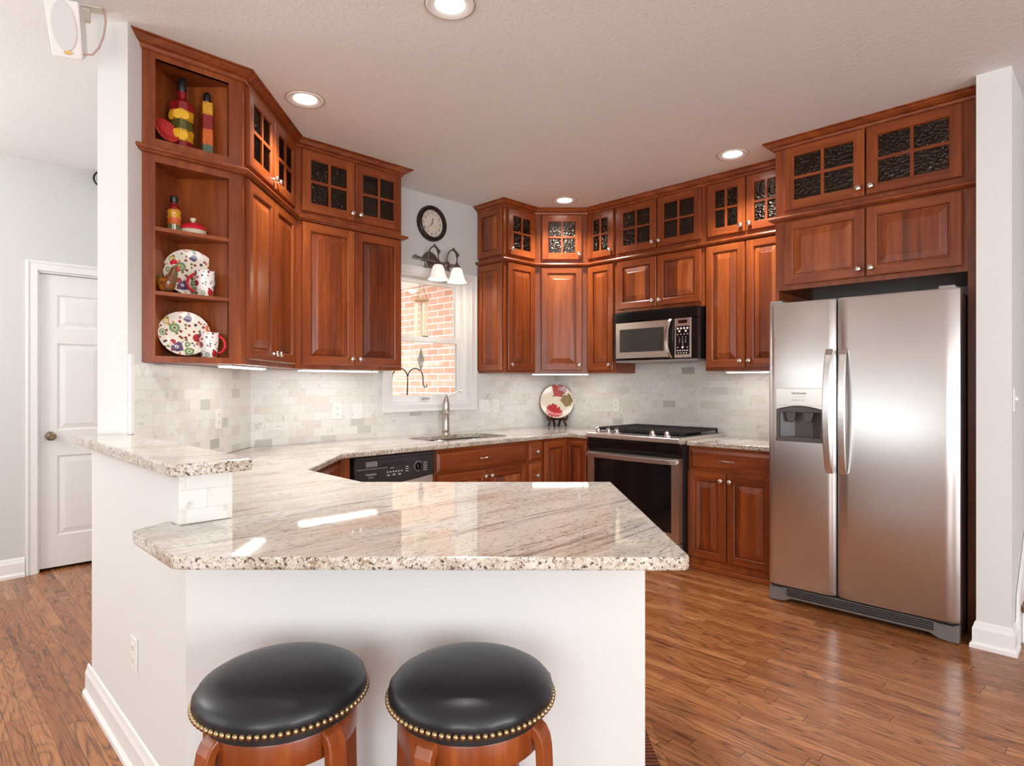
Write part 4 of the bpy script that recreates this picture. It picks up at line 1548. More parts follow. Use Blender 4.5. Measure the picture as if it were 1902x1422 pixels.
for i in range(3):
    a, b = gx[i] + .003, gx[i + 1] - .003
    mb = MB(); y0_, y1_ = .125, D - .035; zt = .962
    for x_ in (a, b - .012): mb.box(x_, x_ + .012, y0_, y1_, zt - .016, zt)
    for y_ in (y0_, (y0_ + y1_) / 2 - .006, y1_ - .012): mb.box(a, b, y_, y_ + .012, zt - .016, zt)
    for k in range(7):
        y_ = y0_ + (y1_ - y0_) * (k + 1) / 8.0
        mb.box(a, b, y_ - .005, y_ + .005, zt - .014, zt)
    mb.box((a + b) / 2 - .006, (a + b) / 2 + .006, y0_, y1_, zt - .014, zt)
    for x_ in (a, b - .012):
        for y_ in (y0_, y1_ - .012): mb.box(x_, x_ + .012, y_, y_ + .012, .9285, zt)
    mb.box(a, b, y0_ - .006, y0_, zt - .024, zt - .002)
    obj('grate', mb, 'iron', rg, bevel=.002)
    for y_ in ((y0_ + y1_) / 2 - .14, (y0_ + y1_) / 2 + .14):
        mb = MB().lathe([(.0001, .928), (.042, .928), (.042, .936), (.034, .938), (.034, .944), (.0001, .946)], 20, 0, ((a + b) / 2, y_, 0))
        obj('burner', mb, 'iron', rg)

# ------------------------------------------------------------------ microwave
MWP = 4.165
mw = thing('microwave', 'stainless over-the-range microwave with a black vent above its door', 'microwave', (*PQ(MWP, -2.965), 1.482), RZ_RNG)
w = 2.965 - 2.222
D = WALL_P - MWP - .016
H = .402
obj('body', MB().box(0, w, .03, D, .012, H), 'black', mw, bevel=.003)
mb = MB().box(0, w, -.012, .03, .322, H)
for i in range(5):
    mb.box(.02, w - .035, -.024, -.012, .332 + .0125 * i, .338 + .0125 * i)
obj('vent_grille', mb, 'black', mw, bevel=.002)
obj('side_trim', MB().box(w - .05, w, -.010, .03, .015, .318), 'black', mw, bevel=.004)
mb = MB()
face_with_holes(mb, .016, .500, .030, .314, -.014, [(.055, .462, .078, .262)])
mb.box(.016, .500, -.010, .029, .030, .314)
mb.box(.004, .552, -.0095, .029, .015, .3185, 1)
dd = obj('door', mb, ['steel_light', 'black'], mw)
obj('door_window', MB().box(.052, .465, -.0125, -.0105, .072, .265), plain('smoked_mesh_glass', (.05, .046, .043, 1), .16), dd)
obj('badge', MB().box(.20, .265, -.0155, -.0142, .038, .052), 'grey_plastic', dd)
hp = [(.522, -.014 - .036 * math.sin(PI * i / 14) ** .7, .022 + .296 * i / 14) for i in range(15)]
hp = [(x_ - .022 * math.sin(PI * i / 14), y_, z_) for i, (x_, y_, z_) in enumerate(hp)]
obj('handle', MB().ribbon(hp, .026, .010, up=(1, 0, 0)), 'chrome', dd, bevel=.003)
obj('door_gap', MB().box(.506, .552, -.011, .03, .015, .320), 'black', mw)
cp = obj('control_panel', MB().box(.553, w - .052, -.014, .03, .020, .318), 'steel_light', mw, bevel=.002)
kx0, kx1 = .566, w - .066
obj('keypad', MB().box(kx0, kx1, -.0152, -.0142, .045, .258), 'black', cp)
obj('display', MB().box(kx0 + .018, kx1 - .018, -.0155, -.0142, .278, .303), plain('display_glass', (.02, .008, .006, 1), .1), cp)
mb = MB()
kw_ = kx1 - kx0
def disc(mb, x, z, r, m=0):
    mb._add([(x + r * math.cos(2 * PI * i / 16), -.0158, z + r * math.sin(2 * PI * i / 16)) for i in range(16)], [tuple(range(16))], m)


for i in range(4): disc(mb, kx0 + kw_ * (.14 + .24 * i), .240, .0085)
for i in (0, 1): disc(mb, kx0 + kw_ * (.26 + .48 * i), .219, .0085)
disc(mb, kx0 + kw_ * .5, .098, .0095)
rows = ['1 2 3', '4 5 6', '7 8 9']
for j, s in enumerate(rows):
    for i, ch in enumerate(s.split()):
        text_into(mb, ch, .017, kx0 + kw_ * (.27 + .23 * i), -.0158, .172 - .018 * j, 0)
text_into(mb, '0', .017, kx0 + kw_ * .5, -.0158, .119, 0)
for i in range(4): mb.box(kx0 + kw_ * (.10 + .24 * i), kx0 + kw_ * (.18 + .24 * i), -.0158, -.0153, .193, .199)
for i in (0, 1): mb.box(kx0 + kw_ * (.10 + .70 * i), kx0 + kw_ * (.20 + .70 * i), -.0158, -.0153, .095, .100)
for i in range(5): mb.box(kx0 + kw_ * (.08 + .18 * i), kx0 + kw_ * (.18 + .18 * i), -.0158, -.0153, .070, .078)
for i in range(4): mb.box(kx0 + kw_ * (.14 + .2 * i), kx0 + kw_ * (.23 + .2 * i), -.0158, -.0153, .052, .060)
obj('lettering', mb, 'ink_white', cp)
mb = MB().box(.01, w - .01, .0, D - .02, -.004, .012)
obj('underside', mb, 'grey_plastic', mw)
obj('light_lens', MB().box(.18, .34, .02, .10, -.008, -.004), plain('amber_lens', srgb(190, 160, 110), .3), mw)

# ------------------------------------------------------------------ refrigerator
RF = 3.725
rf = thing('refrigerator', 'stainless side-by-side refrigerator with an ice and water dispenser', 'refrigerator', (*PQ(RF, -1.532), 0), RZ_RNG)
w = .950
HR = 1.785
sp_ = .382                                     # width of the freezer door
obj('body', MB().box(.006, w - .006, .085, .74, .03, HR - .012), plain('fridge_side_paint', srgb(70, 52, 50), .4), rf, bevel=.004)


def fridge_door(name, x0, x1, hole=None):
    """slightly bowed door skin with rounded outer edges"""
    n = 18; cx = (x0 + x1) / 2; hw_ = (x1 - x0) / 2
    xs = [x0 + (x1 - x0) * i / n for i in range(n + 1)]
    if hole: xs = sorted(set(xs + [hole[0], hole[1]]))
    def fy(x):
        e = min(x - x0, x1 - x)
        y = 0.0
        if e < .025: y += .022 * (1 - math.sqrt(max(0, 1 - ((.025 - e) / .025) ** 2)))
        return y - .006 * (1 - ((x - cx) / hw_) ** 2)
    zs = [.105, .12, HR - .012, HR]
    if hole: zs = sorted(zs + [hole[2], hole[3]])
    def zy(z): return .006 if z in (zs[0], zs[-1]) else 0
    mb = MB()
    vs = [(x, fy(x) + zy(z), z) for z in zs for x in xs]
    k = len(xs); fs = []
    for j in range(len(zs) - 1):
        for i in range(k - 1):
            if hole and xs[i] >= hole[0] - 1e-6 and xs[i + 1] <= hole[1] + 1e-6 and zs[j] >= hole[2] - 1e-6 and zs[j + 1] <= hole[3] + 1e-6: continue
            fs.append((j * k + i, j * k + i + 1, (j + 1) * k + i + 1, (j + 1) * k + i))
    mb._add(vs, fs, 0, True)
    # sides, top, bottom, back
    B = .078
    top = [(x, fy(x) + .006, HR) for x in xs]; bot = [(x, fy(x) + .006, zs[0]) for x in xs]
    mb._add(top + [(x1, B, HR), (x0, B, HR)], [tuple(range(k + 2))], 1)
    mb._add(bot + [(x1, B, zs[0]), (x0, B, zs[0])], [tuple(range(k + 1, -1, -1))], 1)
    for x in (x0, x1):
        mb.quad([(x, fy(x), zs[0]), (x, B, zs[0]), (x, B, HR), (x, fy(x), HR)], 0)
    mb.quad([(x0, B, zs[0]), (x1, B, zs[0]), (x1, B, HR), (x0, B, HR)], 1)
    return obj(name, mb, ['steel', 'grey_plastic'], rf, angle=50)


DI = (.052, .318, .965, 1.278)
fd = fridge_door('freezer_door', .0, sp_ - .004, DI)
rd = fridge_door('fridge_door', sp_ + .004, w)
# dispenser
x0, x1, z0, z1 = DI
mb = MB()
ym = -.007
cx = (x0 + x1) / 2
zc = 1.165
mb.box(x0, x1, ym, .02, 1.178, z1)
arch = [(x0 + (x1 - x0) * i / 14, zc - .012 + .022 * math.sin(PI * i / 14)) for i in range(15)]
mb.yprism(arch + [(x1, 1.18), (x0, 1.18)], ym, .02)
ds = obj('dispenser', mb, 'steel_light', fd, bevel=.002)
mb = MB()
mb.box(x0, x0 + .016, ym + .002, .02, z0, 1.16); mb.box(x1 - .016, x1, ym + .002, .02, z0, 1.16)
mb.box(x0, x1, ym - .004, .045, z0, z0 + .026)
arch2 = [(x0 + (x1 - x0) * i / 14, 1.150 + .022 * math.sin(PI * i / 14)) for i in range(15)]
mb.yprism(arch2 + [(x1, 1.138), (x0, 1.138)], ym + .003, .03)
obj('dispenser_frame', mb, 'grey_dark', ds, bevel=.002)
mb = MB()
mb.quad([(x0 + .016, .018, z0 + .026), (cx - .05, .066, z0 + .026), (cx - .05, .066, 1.15), (x0 + .016, .018, 1.15)])
mb.quad([(cx - .05, .066, z0 + .026), (cx + .05, .066, z0 + .026), (cx + .05, .066, 1.15), (cx - .05, .066, 1.15)])
mb.quad([(cx + .05, .066, z0 + .026), (x1 - .016, .018, z0 + .026), (x1 - .016, .018, 1.15), (cx + .05, .066, 1.15)])
obj('dispenser_well', mb, plain('dispenser_well_grey', srgb(95, 88, 88), .22), ds)
for s in (-.055, .045):
    mb = MB(); zz = 1.140
    mb.yprism([(cx + s - .030, zz), (cx + s + .030, zz), (cx + s + .022, zz - .045), (cx + s + .012, zz - .062), (cx + s - .012, zz - .062), (cx + s - .022, zz - .045)], .006, .024)
    obj('dispenser_paddle', mb, 'grey_dark', ds, bevel=.004)
text('lettering', 'FRIGIDAIRE', .0145, ds, (cx, ym - .0012, 1.248), 'ink', squash=1.15)
mb = MB()
for i in range(4):
    mb.box(cx - .035 + .019 * i, cx - .030 + .019 * i, ym - .0012, ym - .0002, 1.226, 1.229)
    mb.box(cx - .040 + .019 * i, cx - .028 + .019 * i, ym - .0012, ym - .0002, 1.208, 1.2105)
obj('indicator_marks', mb, 'ink', ds)
# handles
for par, x_ in ((fd, sp_ - .030), (rd, sp_ + .042)):
    sg = 1 if par is rd else -1
    path = []
    for i in range(21):
        t = i / 20
        path.append((x_ + .004 * sg * math.sin(PI * t), -.010 - .052 * (math.sin(PI * t) ** .55), .80 + .70 * t))
    mb = MB().ribbon(path, .038, .013, up=(1, 0, 0))
    obj('handle', mb, 'steel', par, bevel=.005)
# top hinges and kick grille
for x_ in (.03, w - .07):
    obj('hinge_cover', MB().box(x_ - .02, x_ + .05, .008, .11, HR - .006, HR + .016), 'grey_plastic', rf, bevel=.006)
mb = MB()
n = 22
pts = []
for i in range(n + 1):
    t = i / n; x_ = .004 + (w - .008) * t
    d_ = abs(t - .5) * 2
    zb = .004 if d_ > .86 else .030 if d_ < .72 else .004 + .026 * (.5 + .5 * math.cos(PI * (d_ - .72) / .14))
    pts.append((x_, zb))
mb.yprism(pts + [(w - .004, .092), (.004, .092)], .012, .06)
kg = obj('kick_grille', mb, plain('grille_grey', srgb(112, 106, 104), .4), rf, bevel=.006)
mb = MB().box(.11, w - .11, .008, .0125, .046, .088)
obj('grille_opening', mb, 'black_matte', kg)
mb = MB()
for i in range(3): mb.box(.11, w - .11, .004, .009, .054 + .012 * i, .0595 + .012 * i)
obj('grille_slats', mb, 'grey_dark', kg)
for x_ in (.02, w - .10): obj('foot_bracket', MB().box(x_, x_ + .08, .0, .03, .092, .1035), 'black', rf, bevel=.003)

# ------------------------------------------------------------------ bar stools
def stool(cx, cy, phi, label, cushion_rot=0):
    root = thing('bar_stool', label, 'stool', (cx, cy, 0), phi, 'leather bar stools')
    root.scale = (.96, .96, 1)
    n = 64
    rnd = random.Random(3)
    amp = [rnd.uniform(.2, 1) for _ in range(n)]
    def wob(a, r, z):
        i = int(round(a / (2 * PI) * n)) % n
        return 1 + (.012 * amp[i] * math.sin(a * 26 + amp[i] * 3) if .165 < r < .199 and z < .614 else 0)
    prof = [(.0001, .566), (.185, .566), (.192, .568), (.196, .576), (.1985, .588), (.196, .602), (.185, .618), (.165, .632), (.135, .6435), (.10, .650), (.06, .6535), (.0001, .655)]
    obj('seat_cushion', MB().lathe([(r_, .655 - (.655 - z_) * .82) for r_, z_ in prof], n, 0, wob=wob), 'leather', root, angle=80)
    mb = MB(); k = 80
    for i in range(k):
        a = 2 * PI * i / k
        mb.ball((.1975 * math.cos(a), .1975 * math.sin(a), .589), .0070, 0, 6)
    obj('nailhead_trim', mb, 'brass', root)
    mb = MB().lathe([(.0001, .559), (.178, .559), (.178, .5815), (.0001, .5815)], 48)
    obj('seat_plate', mb, 'black_matte', root)
    mb = MB().lathe([(.145, .498), (.172, .498), (.174, .502), (.174, .554), (.172, .558), (.145, .558), (.145, .498)], 56)
    obj('apron', mb, 'wood_stool', root)
    for q in range(4):
        a = q * PI / 2
        path = []
        prof_ = [(.135, .5535), (.155, .5535), (.170, .551), (.182, .543), (.190, .529), (.194, .509), (.196, .47), (.199, .35), (.203, .2), (.208, 0.0)]
        d = Vector((math.cos(a), math.sin(a), 0)); s = Vector((-math.sin(a), math.cos(a), 0))
        mb = MB().ribbon([tuple(d * r + Vector((0, 0, z_))) for r, z_ in prof_], .046, .024, up=tuple(s))
        obj('leg', mb, 'wood_stool', root, bevel=.004)
    mb = MB().lathe([(.182, .20), (.196, .20), (.196, .222), (.182, .222), (.182, .20)], 56)
    obj('footrest_ring', mb, 'wood_stool', root)
    return root


stool(-.532, 1.425, rad(-35), 'wooden bar stool with black leather seat, nearer the knee wall outlet')
stool(-.095, 1.425, rad(-28), 'wooden bar stool with black leather seat, nearer the floor register')

# ------------------------------------------------------------------ lights
def can_light(X, Y, label):
    r = thing('recessed_light', label, 'light', (X, Y, HC), 0, 'recessed ceiling lights')
    mb = MB().lathe([(.0985, -.0003), (.1035, -.0003), (.1035, -.003), (.0985, -.003), (.0985, -.0003)], 40)
    obj('gasket', mb, plain('can_gasket_tan', srgb(176, 158, 138), .6), r)
    mb = MB().lathe([(.059, -.0005), (.0985, -.0005), (.0985, -.004), (.092, -.008), (.080, -.007), (.064, -.0025), (.059, -.0005)], 40)
    obj('trim_ring', mb, 'trim', r)
    mb = MB().lathe([(.0001, -.0022), (.060, -.0022), (.060, -.0008), (.0001, -.0008)], 32)
    obj('lens', mb, 'can_lens', r)
    d = bpy.data.lights.new('can_beam', 'SPOT'); d.energy = 60; d.color = (1, .975, .94); d.spot_size = rad(125); d.spot_blend = .8; d.shadow_soft_size = .06
    l = bpy.data.objects.new('can_beam', d); COL.objects.link(l); l.parent = r; l.location = (0, 0, -.02)


can_light(-.25, 2.472, 'lit recessed light nearest the viewer, cut by the top edge')
can_light(-1.11, 3.292, 'lit recessed light in front of the display shelf cabinets')
can_light(.437, 5.10, 'lit recessed light before the diagonal corner cabinet')
can_light(1.467, 4.08, 'lit recessed light before the refrigerator and microwave cabinets')


def strip_light(A, B, label, off=.11):
    """slim bar under a cabinet, parallel to its face"""
    rz = math.atan2(B[1] - A[1], B[0] - A[0]); L = math.dist(A, B)
    r = thing('undercabinet_light', label, 'light', (A[0], A[1], ZB - .001), rz, 'under-cabinet lights')
    obj('housing', MB().box(0, L, off, off + .07, -.009, 0), 'white_plastic', r, bevel=.002)
    obj('lens', MB().box(.006, L - .006, off + .005, off + .065, -.014, -.009), 'tube_lens', r)
    obj('rocker_switch', MB().box(L - .06, L - .045, off + .002, off + .012, -.018, -.009), 'white_plastic', r)


def along(A, B, a, b):
    d = math.dist(A, B); u = ((B[0] - A[0]) / d, (B[1] - A[1]) / d)
    return (A[0] + u[0] * a, A[1] + u[1] * a), (A[0] + u[0] * b, A[1] + u[1] * b)


strip_light(*along(cB, cC, .02, .50), 'lit slim bar under the cabinet beside the open shelves', .06)
strip_light(*along(cC, cD, .06, .62), 'lit slim bar under the cabinet left of the window', .02)
strip_light(*along(kB, kC, -.02, .48), 'lit slim bar under the diagonal corner cabinet', .05)
strip_light(PQ(FP, -2.08), PQ(FP, -1.62), 'lit slim bar under the cabinet left of the refrigerator', .04)

# two-lamp sconce over the window
sc_ = thing('wall_sconce', 'two-light pewter sconce with frosted bell shades over the window', 'sconce', (*PQ(3.03, WALL_Q), 2.288), RZ_WIN)
mb = MB(); mb.T = Matrix.Translation((0, 0, 0)) @ Matrix.Rotation(rad(90), 4, 'X')
mb.lathe([(.0001, 0), (.080, 0), (.083, .006), (.074, .010), (.068, .018), (.048, .024), (.036, .034), (.0001, .036)], 32)
obj('back_plate', mb, 'pewter', sc_)
mb = MB().tube([(-.175, -.05, .012), (-.15, -.05, .010), (.13, -.05, -.006), (.20, -.05, -.010)], .010, 10)
mb.tube([(0, -.03, 0), (0, -.05, 0)], .012, 10)
for x_ in (-.178, .20): mb.ball((x_, -.05, .012 if x_ < 0 else -.010), .016)
mb.tube([(.15, -.05, -.008), (.15, -.012, -.008)], .014, 10)
mb.ball((.145, -.045, -.010), .032, 0, 10, (1, .5, 1))
obj('cross_bar', mb, 'pewter', sc_)
for x_ in (-.055, .135):
    arc = []
    for i in range(19):
        a = rad(215 - 205 * i / 18)
        arc.append((x_ + .0, -.125 + -.075 * math.cos(a) * -1 if False else -.115 + .078 * -math.cos(a) * -1, .02 + .085 * math.sin(a)))
    arc = [(x_, -.116 + .066 * math.cos(rad(a)), .012 + .088 * math.sin(rad(a))) for a in range(-62, 181, 13)] + [(x_, -.182, -.02)]
    mb = MB().tube(arc, .0062, 10)
    mb.tube([(x_, -.13, .098), (x_ - .014, -.15, .105), (x_, -.172, .078), (x_ + .014, -.185, .05), (x_, -.19, .03)], [.003, .009, .005, .009, .003], 6)
    ar = obj('arm', mb, 'pewter', sc_)
    mb = MB().lathe([(.0001, .0), (.010, .0), (.014, -.012), (.026, -.030), (.032, -.040), (.030, -.044), (.0001, -.044)], 20, 0, (x_, -.18, -.012))
    obj('shade_cap', mb, 'pewter', ar)
    pr = [(.030, -.042), (.042, -.056), (.050, -.085), (.056, -.115), (.066, -.140), (.080, -.156), (.077, -.157), (.063, -.141), (.053, -.115), (.047, -.085), (.039, -.057), (.029, -.044)]
    mb = MB().lathe(pr + [pr[0]], 40, 0, (x_, -.18, -.012), wob=lambda a, r, z: 1 + .012 * math.sin(a * 14))
    obj('glass_shade', mb, 'shade', ar)
    mb = MB().ball((x_, -.18, -.115), .026, 0, 10, (1, 1, 1.25))
    obj('bulb', mb, 'bulb', ar)
    d = bpy.data.lights.new('bulb_glow', 'POINT'); d.energy = 1.6; d.color = (1, .86, .66); d.shadow_soft_size = .03
    l = bpy.data.objects.new('bulb_glow', d); COL.objects.link(l); l.parent = ar; l.location = (x_, -.18, -.165)

# ------------------------------------------------------------------ wall clock
ck = thing('wall_clock', 'round wall clock with a dark frame and cream dial', 'clock', (*PQ(3.045, WALL_Q), 2.60), RZ_WIN)
mb = MB(); mb.T = Matrix.Rotation(rad(90), 4, 'X')
mb.lathe([(.108, .004), (.108, .022), (.112, .030), (.125, .034), (.138, .029), (.1445, .016), (.1445, .001), (.108, .001), (.108, .004)], 56)
obj('frame', mb, plain('clock_frame_brown', srgb(38, 22, 20), .25), ck)
mb = MB(); mb.T = Matrix.Rotation(rad(90), 4, 'X')
mb.lathe([(.0001, .004), (.110, .004), (.110, .010), (.0001, .010)], 48)
obj('dial', mb, plain('clock_dial_cream', srgb(222, 214, 200), .5), ck)
mb = MB()
for i in range(1, 13):
    a = rad(90 - 30 * i)
    text_into(mb, str(i), .036, .082 * math.cos(a), -.0106, .083 * math.sin(a), 0)
for i in range(60):
    a = rad(6 * i); c, s = math.cos(a), math.sin(a)
    mb._add([(c * .099 - s * .0006, -.0106, s * .099 + c * .0006), (c * .102 - s * .0006, -.0106, s * .102 + c * .0006), (c * .102 + s * .0006, -.0106, s * .102 - c * .0006), (c * .099 + s * .0006, -.0106, s * .099 - c * .0006)], [(0, 1, 2, 3)], 0)
obj('numerals', mb, plain('clock_ink', srgb(58, 50, 46), .6), ck)
def hand(name, deg, L, wd, y, tail=.018):
    a = rad(90 - deg); c, s = math.cos(a), math.sin(a)
    P = [(-tail, -wd * .6), (L * .55, -wd * .5), (L * .72, -wd), (L, 0), (L * .72, wd), (L * .55, wd * .5), (-tail, wd * .6)]
    mb = MB().yprism([(c * x - s * z, s * x + c * z) for x, z in P], y, y + .0008)
    obj(name, mb, 'black_matte', ck)


hand('hour_hand', 14, .052, .0045, -.0125)
hand('minute_hand', 229, .078, .0022, -.0140)
hand('second_hand', 112, .082, .0006, -.0150, .02)

# ------------------------------------------------------------------ outlets and switches
def plate(kind, org, rz, z, label, w=.072, h=.116, toggles=1, group='outlet and switch plates'):
    nm = 'outlet' if kind == 'outlet' else 'light_switch'
    r = thing(nm, label, 'outlet' if kind == 'outlet' else 'switch', (org[0], org[1], z), rz, group)
    obj('cover_plate', MB().box(-w / 2, w / 2, -.006, 0, -h / 2, h / 2), 'white_plastic', r, bevel=.003)
    if kind == 'outlet':
        for s in (-.021, .021):
            rc = obj('receptacle', MB().box(-.016, .016, -.0075, -.006, s - .014, s + .014), 'white_plastic', r, bevel=.004)
            mb = MB().box(-.008, -.006, -.0079, -.0074, s - .003, s + .006); mb.box(.005, .007, -.0079, -.0074, s - .003, s + .006); mb.box(-.002, .002, -.0079, -.0074, s - .010, s - .006)
            obj('slots', mb, 'slot', rc)
    else:
        for i in range(toggles):
            x = (i - (toggles - 1) / 2) * .046
            mb = MB(); mb.T = Matrix.Translation((x, -.006, .004)) @ Matrix.Rotation(rad(-25), 4, 'X')
            mb.box(-.005, .005, -.012, 0, -.008, .008)
            obj('toggle', mb, 'white_plastic', r, bevel=.001)
    return r


def on_left(u):
    """point on the left tile for an image column"""
    t = (u - 951) / 1139
    s = (t * L0[1] - L0[0]) / (LW.x - t * LW.y)
    return (L0[0] + LW.x * s + .0095, L0[1] + LW.y * s)


def on_q(u, q):
    t = (u - 951) / 1139; y = q / R2 / (t - 1)
    return (t * y, y)


def on_p(u, p):
    t = (u - 951) / 1139; y = p / R2 / (1 + t)
    return (t * y, y)


zz = lambda v, y: 1.3 - (v - 714) * y / 1139
TQ, TP = WALL_Q + .0095, WALL_P - .0095
P = on_left(402); plate('outlet', P, RZ_LEFT, zz(777, P[1]), 'white outlet on the tile under the open shelves')
P = on_q(626, TQ); plate('outlet', P, RZ_WIN, zz(763, P[1]), 'white outlet left of the sink window, beside a switch')
P = on_q(664, TQ); plate('switch', P, RZ_WIN, zz(763, P[1]), 'white single switch just left of the sink window')
P = on_q(898.5, TQ); plate('switch', P, RZ_WIN, zz(754, P[1]), 'white double switch just right of the sink window', w=.116, toggles=2)
P = on_q(920, TQ); plate('outlet', P, RZ_WIN, zz(753, P[1]), 'white outlet right of the double switch near the sink')
P = on_p(1145, TP); plate('outlet', P, RZ_RNG, zz(752, P[1]), 'white outlet on the tile between corner plate and range')
t_ = (251 - 951) / 1139
yk = KP / R2 / (1 + t_); plate('outlet', (t_ * yk, yk), RZ_RNG, zz(1213, yk), 'white outlet low on the outer face of the knee wall')
plate('switch', PQ(3.845, -.3845), RZ_WIN, 1.225, 'white switch on the stair side of the right wall end', toggles=1)

# ------------------------------------------------------------------ ceiling speaker, hall iron scroll
sp = thing('speaker', 'small white speaker hanging from the ceiling by a bracket', 'speaker', (-1.765, 2.44, HC), rad(20))
SPT = Matrix.Translation((0, 0, -.122)) @ Matrix.Rotation(rad(24), 4, 'X')
mb = MB(); mb.T = SPT
fr_ = [(-.054, -.104), (.050, -.104), (.055, 0), (.058, .104), (-.060, .104), (-.058, 0)]
bk_ = [(-.040, -.085), (.040, -.085), (.044, 0), (.046, .085), (-.045, .085), (-.044, 0)]
n = 6
mb._add([(x, -.05, z) for x, z in fr_] + [(x, .075, z) for x, z in bk_], [tuple(range(n)), tuple(range(2 * n - 1, n - 1, -1))] + [(i, i + n, (i + 1) % n + n, (i + 1) % n) for i in range(n)], 0)
obj('cabinet', mb, plain('speaker_white', srgb(232, 231, 228), .45), sp, bevel=.007)
mb = MB(); mb.T = SPT
pts = [(.043 * math.cos(2 * PI * i / 40), .010 + .088 * math.sin(2 * PI * i / 40)) for i in range(40)]
mb.yprism(pts, -.055, -.0495)
obj('grille', mb, plain('speaker_grille', srgb(216, 215, 213), .7), sp, bevel=.003)
mb = MB(); mb.T = SPT
pts = [(.004 + .014 * math.cos(2 * PI * i / 20), -.082 + .006 * math.sin(2 * PI * i / 20)) for i in range(20)]
mb.yprism(pts, -.0575, -.0535)
obj('badge', mb, plain('badge_gold', srgb(196, 150, 80), .3, .8), sp)
mb = MB().box(-.01, .11, .01, .06, -.008, 0)
mb.box(.035, .065, .025, .045, -.06, -.006)
obj('bracket', mb, plain('bracket_beige', srgb(206, 200, 186), .5), sp, bevel=.003)
mb = MB().tube([(.115, .035, -.002), (.118, .038, -.05), (.112, .03, -.11), (.098, .02, -.165), (.078, .012, -.200), (.050, .010, -.205), (.034, .012, -.190)], .004, 8)
obj('speaker_wire', mb, plain('copper_wire', srgb(196, 166, 156), .6), sp)

x_, y_ = on_q(178, DW + .06)
sc2 = thing('iron_scroll', 'black wrought-iron scroll ornament high on the hall wall', 'ornament', (x_ + .03, y_ + .03, zz(331, y_)), RZ_WIN)
mb = MB().tube([(.055 * math.cos(2 * PI * i / 28), 0, .055 * math.sin(2 * PI * i / 28)) for i in range(27)], .006, 8)
mb.tube([(-.02, 0, -.01), (.0, -.004, .012), (.03, 0, .0), (.05, 0, -.04), (.06, 0, -.09)], [.012, .016, .012, .008, .005], 8)
obj('scroll', mb, 'iron_wrought', sc2)
obj('wall_hook', MB().tube([(0, .0, .055), (0, .058, .055)], .004, 6), 'iron_wrought', sc2)

# ------------------------------------------------------------------ floor register
fr = thing('floor_register', 'flush wooden floor register beside the peninsula end', 'vent', (.378, 2.02, .0005), 0)
mb = MB()
W_, L_ = .155, .34
mb.box(0, W_, 0, .03, 0, .004); mb.box(0, W_, L_ - .03, L_, 0, .004); mb.box(W_ - .03, W_, .03, L_ - .03, 0, .004)
obj('frame', mb, 'floor', fr, bevel=.001)
mb = MB()
for i in range(14): mb.box(.0, W_ - .03, .034 + .0198 * i, .046 + .0198 * i, 0, .004)
obj('slats', mb, 'wood_h', fr, bevel=.001)
obj('duct_shadow', MB().box(0, W_ - .03, .03, L_ - .03, 0, .0006), 'black_matte', fr)

# ------------------------------------------------------------------ things on the display shelf
Z1, Z2, Z3, Z4 = 2.392, 2.007, 1.7195, 1.4286
RZF = RZ_WIN
# big infused bottle
b = thing('decorative_bottle', 'large glass bottle of preserved lemons and red peppers with black wax', 'bottle', (-1.553, 2.885, Z1 + .001), rad(30), 'preserve bottles')
pr = [(.0001, 0), (.040, 0), (.045, .006), (.046, .02), (.044, .05), (.048, .09), (.044, .13), (.047, .17), (.050, .205), (.047, .222), (.024, .240), (.019, .262), (.018, .29), (.0001, .29)]
obj('glass', MB().lathe(pr, 24, 0, wob=lambda a, r, z: 1 + .10 * math.cos(4 * a) * (1 if r > .03 else 0)), 'lay_big', b)
obj('wax_cap', MB().lathe([(.0001, .28), (.0195, .28), (.021, .284), (.021, .335), (.017, .342), (.0001, .343)], 20), 'wax_black', b)
lemon = plain('lemon', srgb(232, 180, 48), .15)
for (a, z, r) in ((-150, .158, .028), (-112, .160, .027), (-78, .158, .024), (-125, .070, .028), (-88, .064, .028)):
    c, s = math.cos(rad(a)), math.sin(rad(a))
    mb = MB()
    mb.T = Matrix.Translation((c * .049, s * .049, z)) @ Matrix.Rotation(rad(a), 4, 'Z') @ Matrix.Rotation(rad(90), 4, 'Y') @ Matrix.Rotation(rad(a * 2), 4, 'Z')
    mb.lathe([(.0001, 0), (r * .8, 0), (r * .8, .002), (.0001, .003)], 20)
    obj('lemon_slice', mb, lemon, b)
# slim square bottle
b = thing('decorative_bottle', 'slim square bottle of layered peppers with a black top', 'bottle', (-1.470, 2.955, Z1 + .001), rad(38), 'preserve bottles')
obj('glass', MB().box(-.023, .023, -.023, .023, 0, .262), 'lay_slim', b, bevel=.005, seg=3)
obj('wax_cap', MB().lathe([(.0001, .262), (.015, .262), (.017, .268), (.017, .300), (.011, .310), (.0001, .312)], 20), 'wax_black', b)
# small ridged bottle
b = thing('decorative_bottle', 'small ridged bottle of peppers with a black cap beside the red dish', 'bottle', (-1.566, 2.842, Z2 + .001), 0, 'preserve bottles')
pr = [(.0001, 0), (.026, 0), (.029, .008), (.026, .026), (.030, .036), (.026, .050), (.030, .062), (.026, .077), (.030, .088), (.025, .103), (.023, .112), (.013, .124), (.012, .14), (.0001, .14)]
obj('glass', MB().lathe(pr, 24), 'lay_small', b)
obj('wax_cap', MB().lathe([(.0001, .134), (.0165, .134), (.018, .138), (.018, .160), (.015, .164), (.0001, .165)], 20), 'wax_black', b)
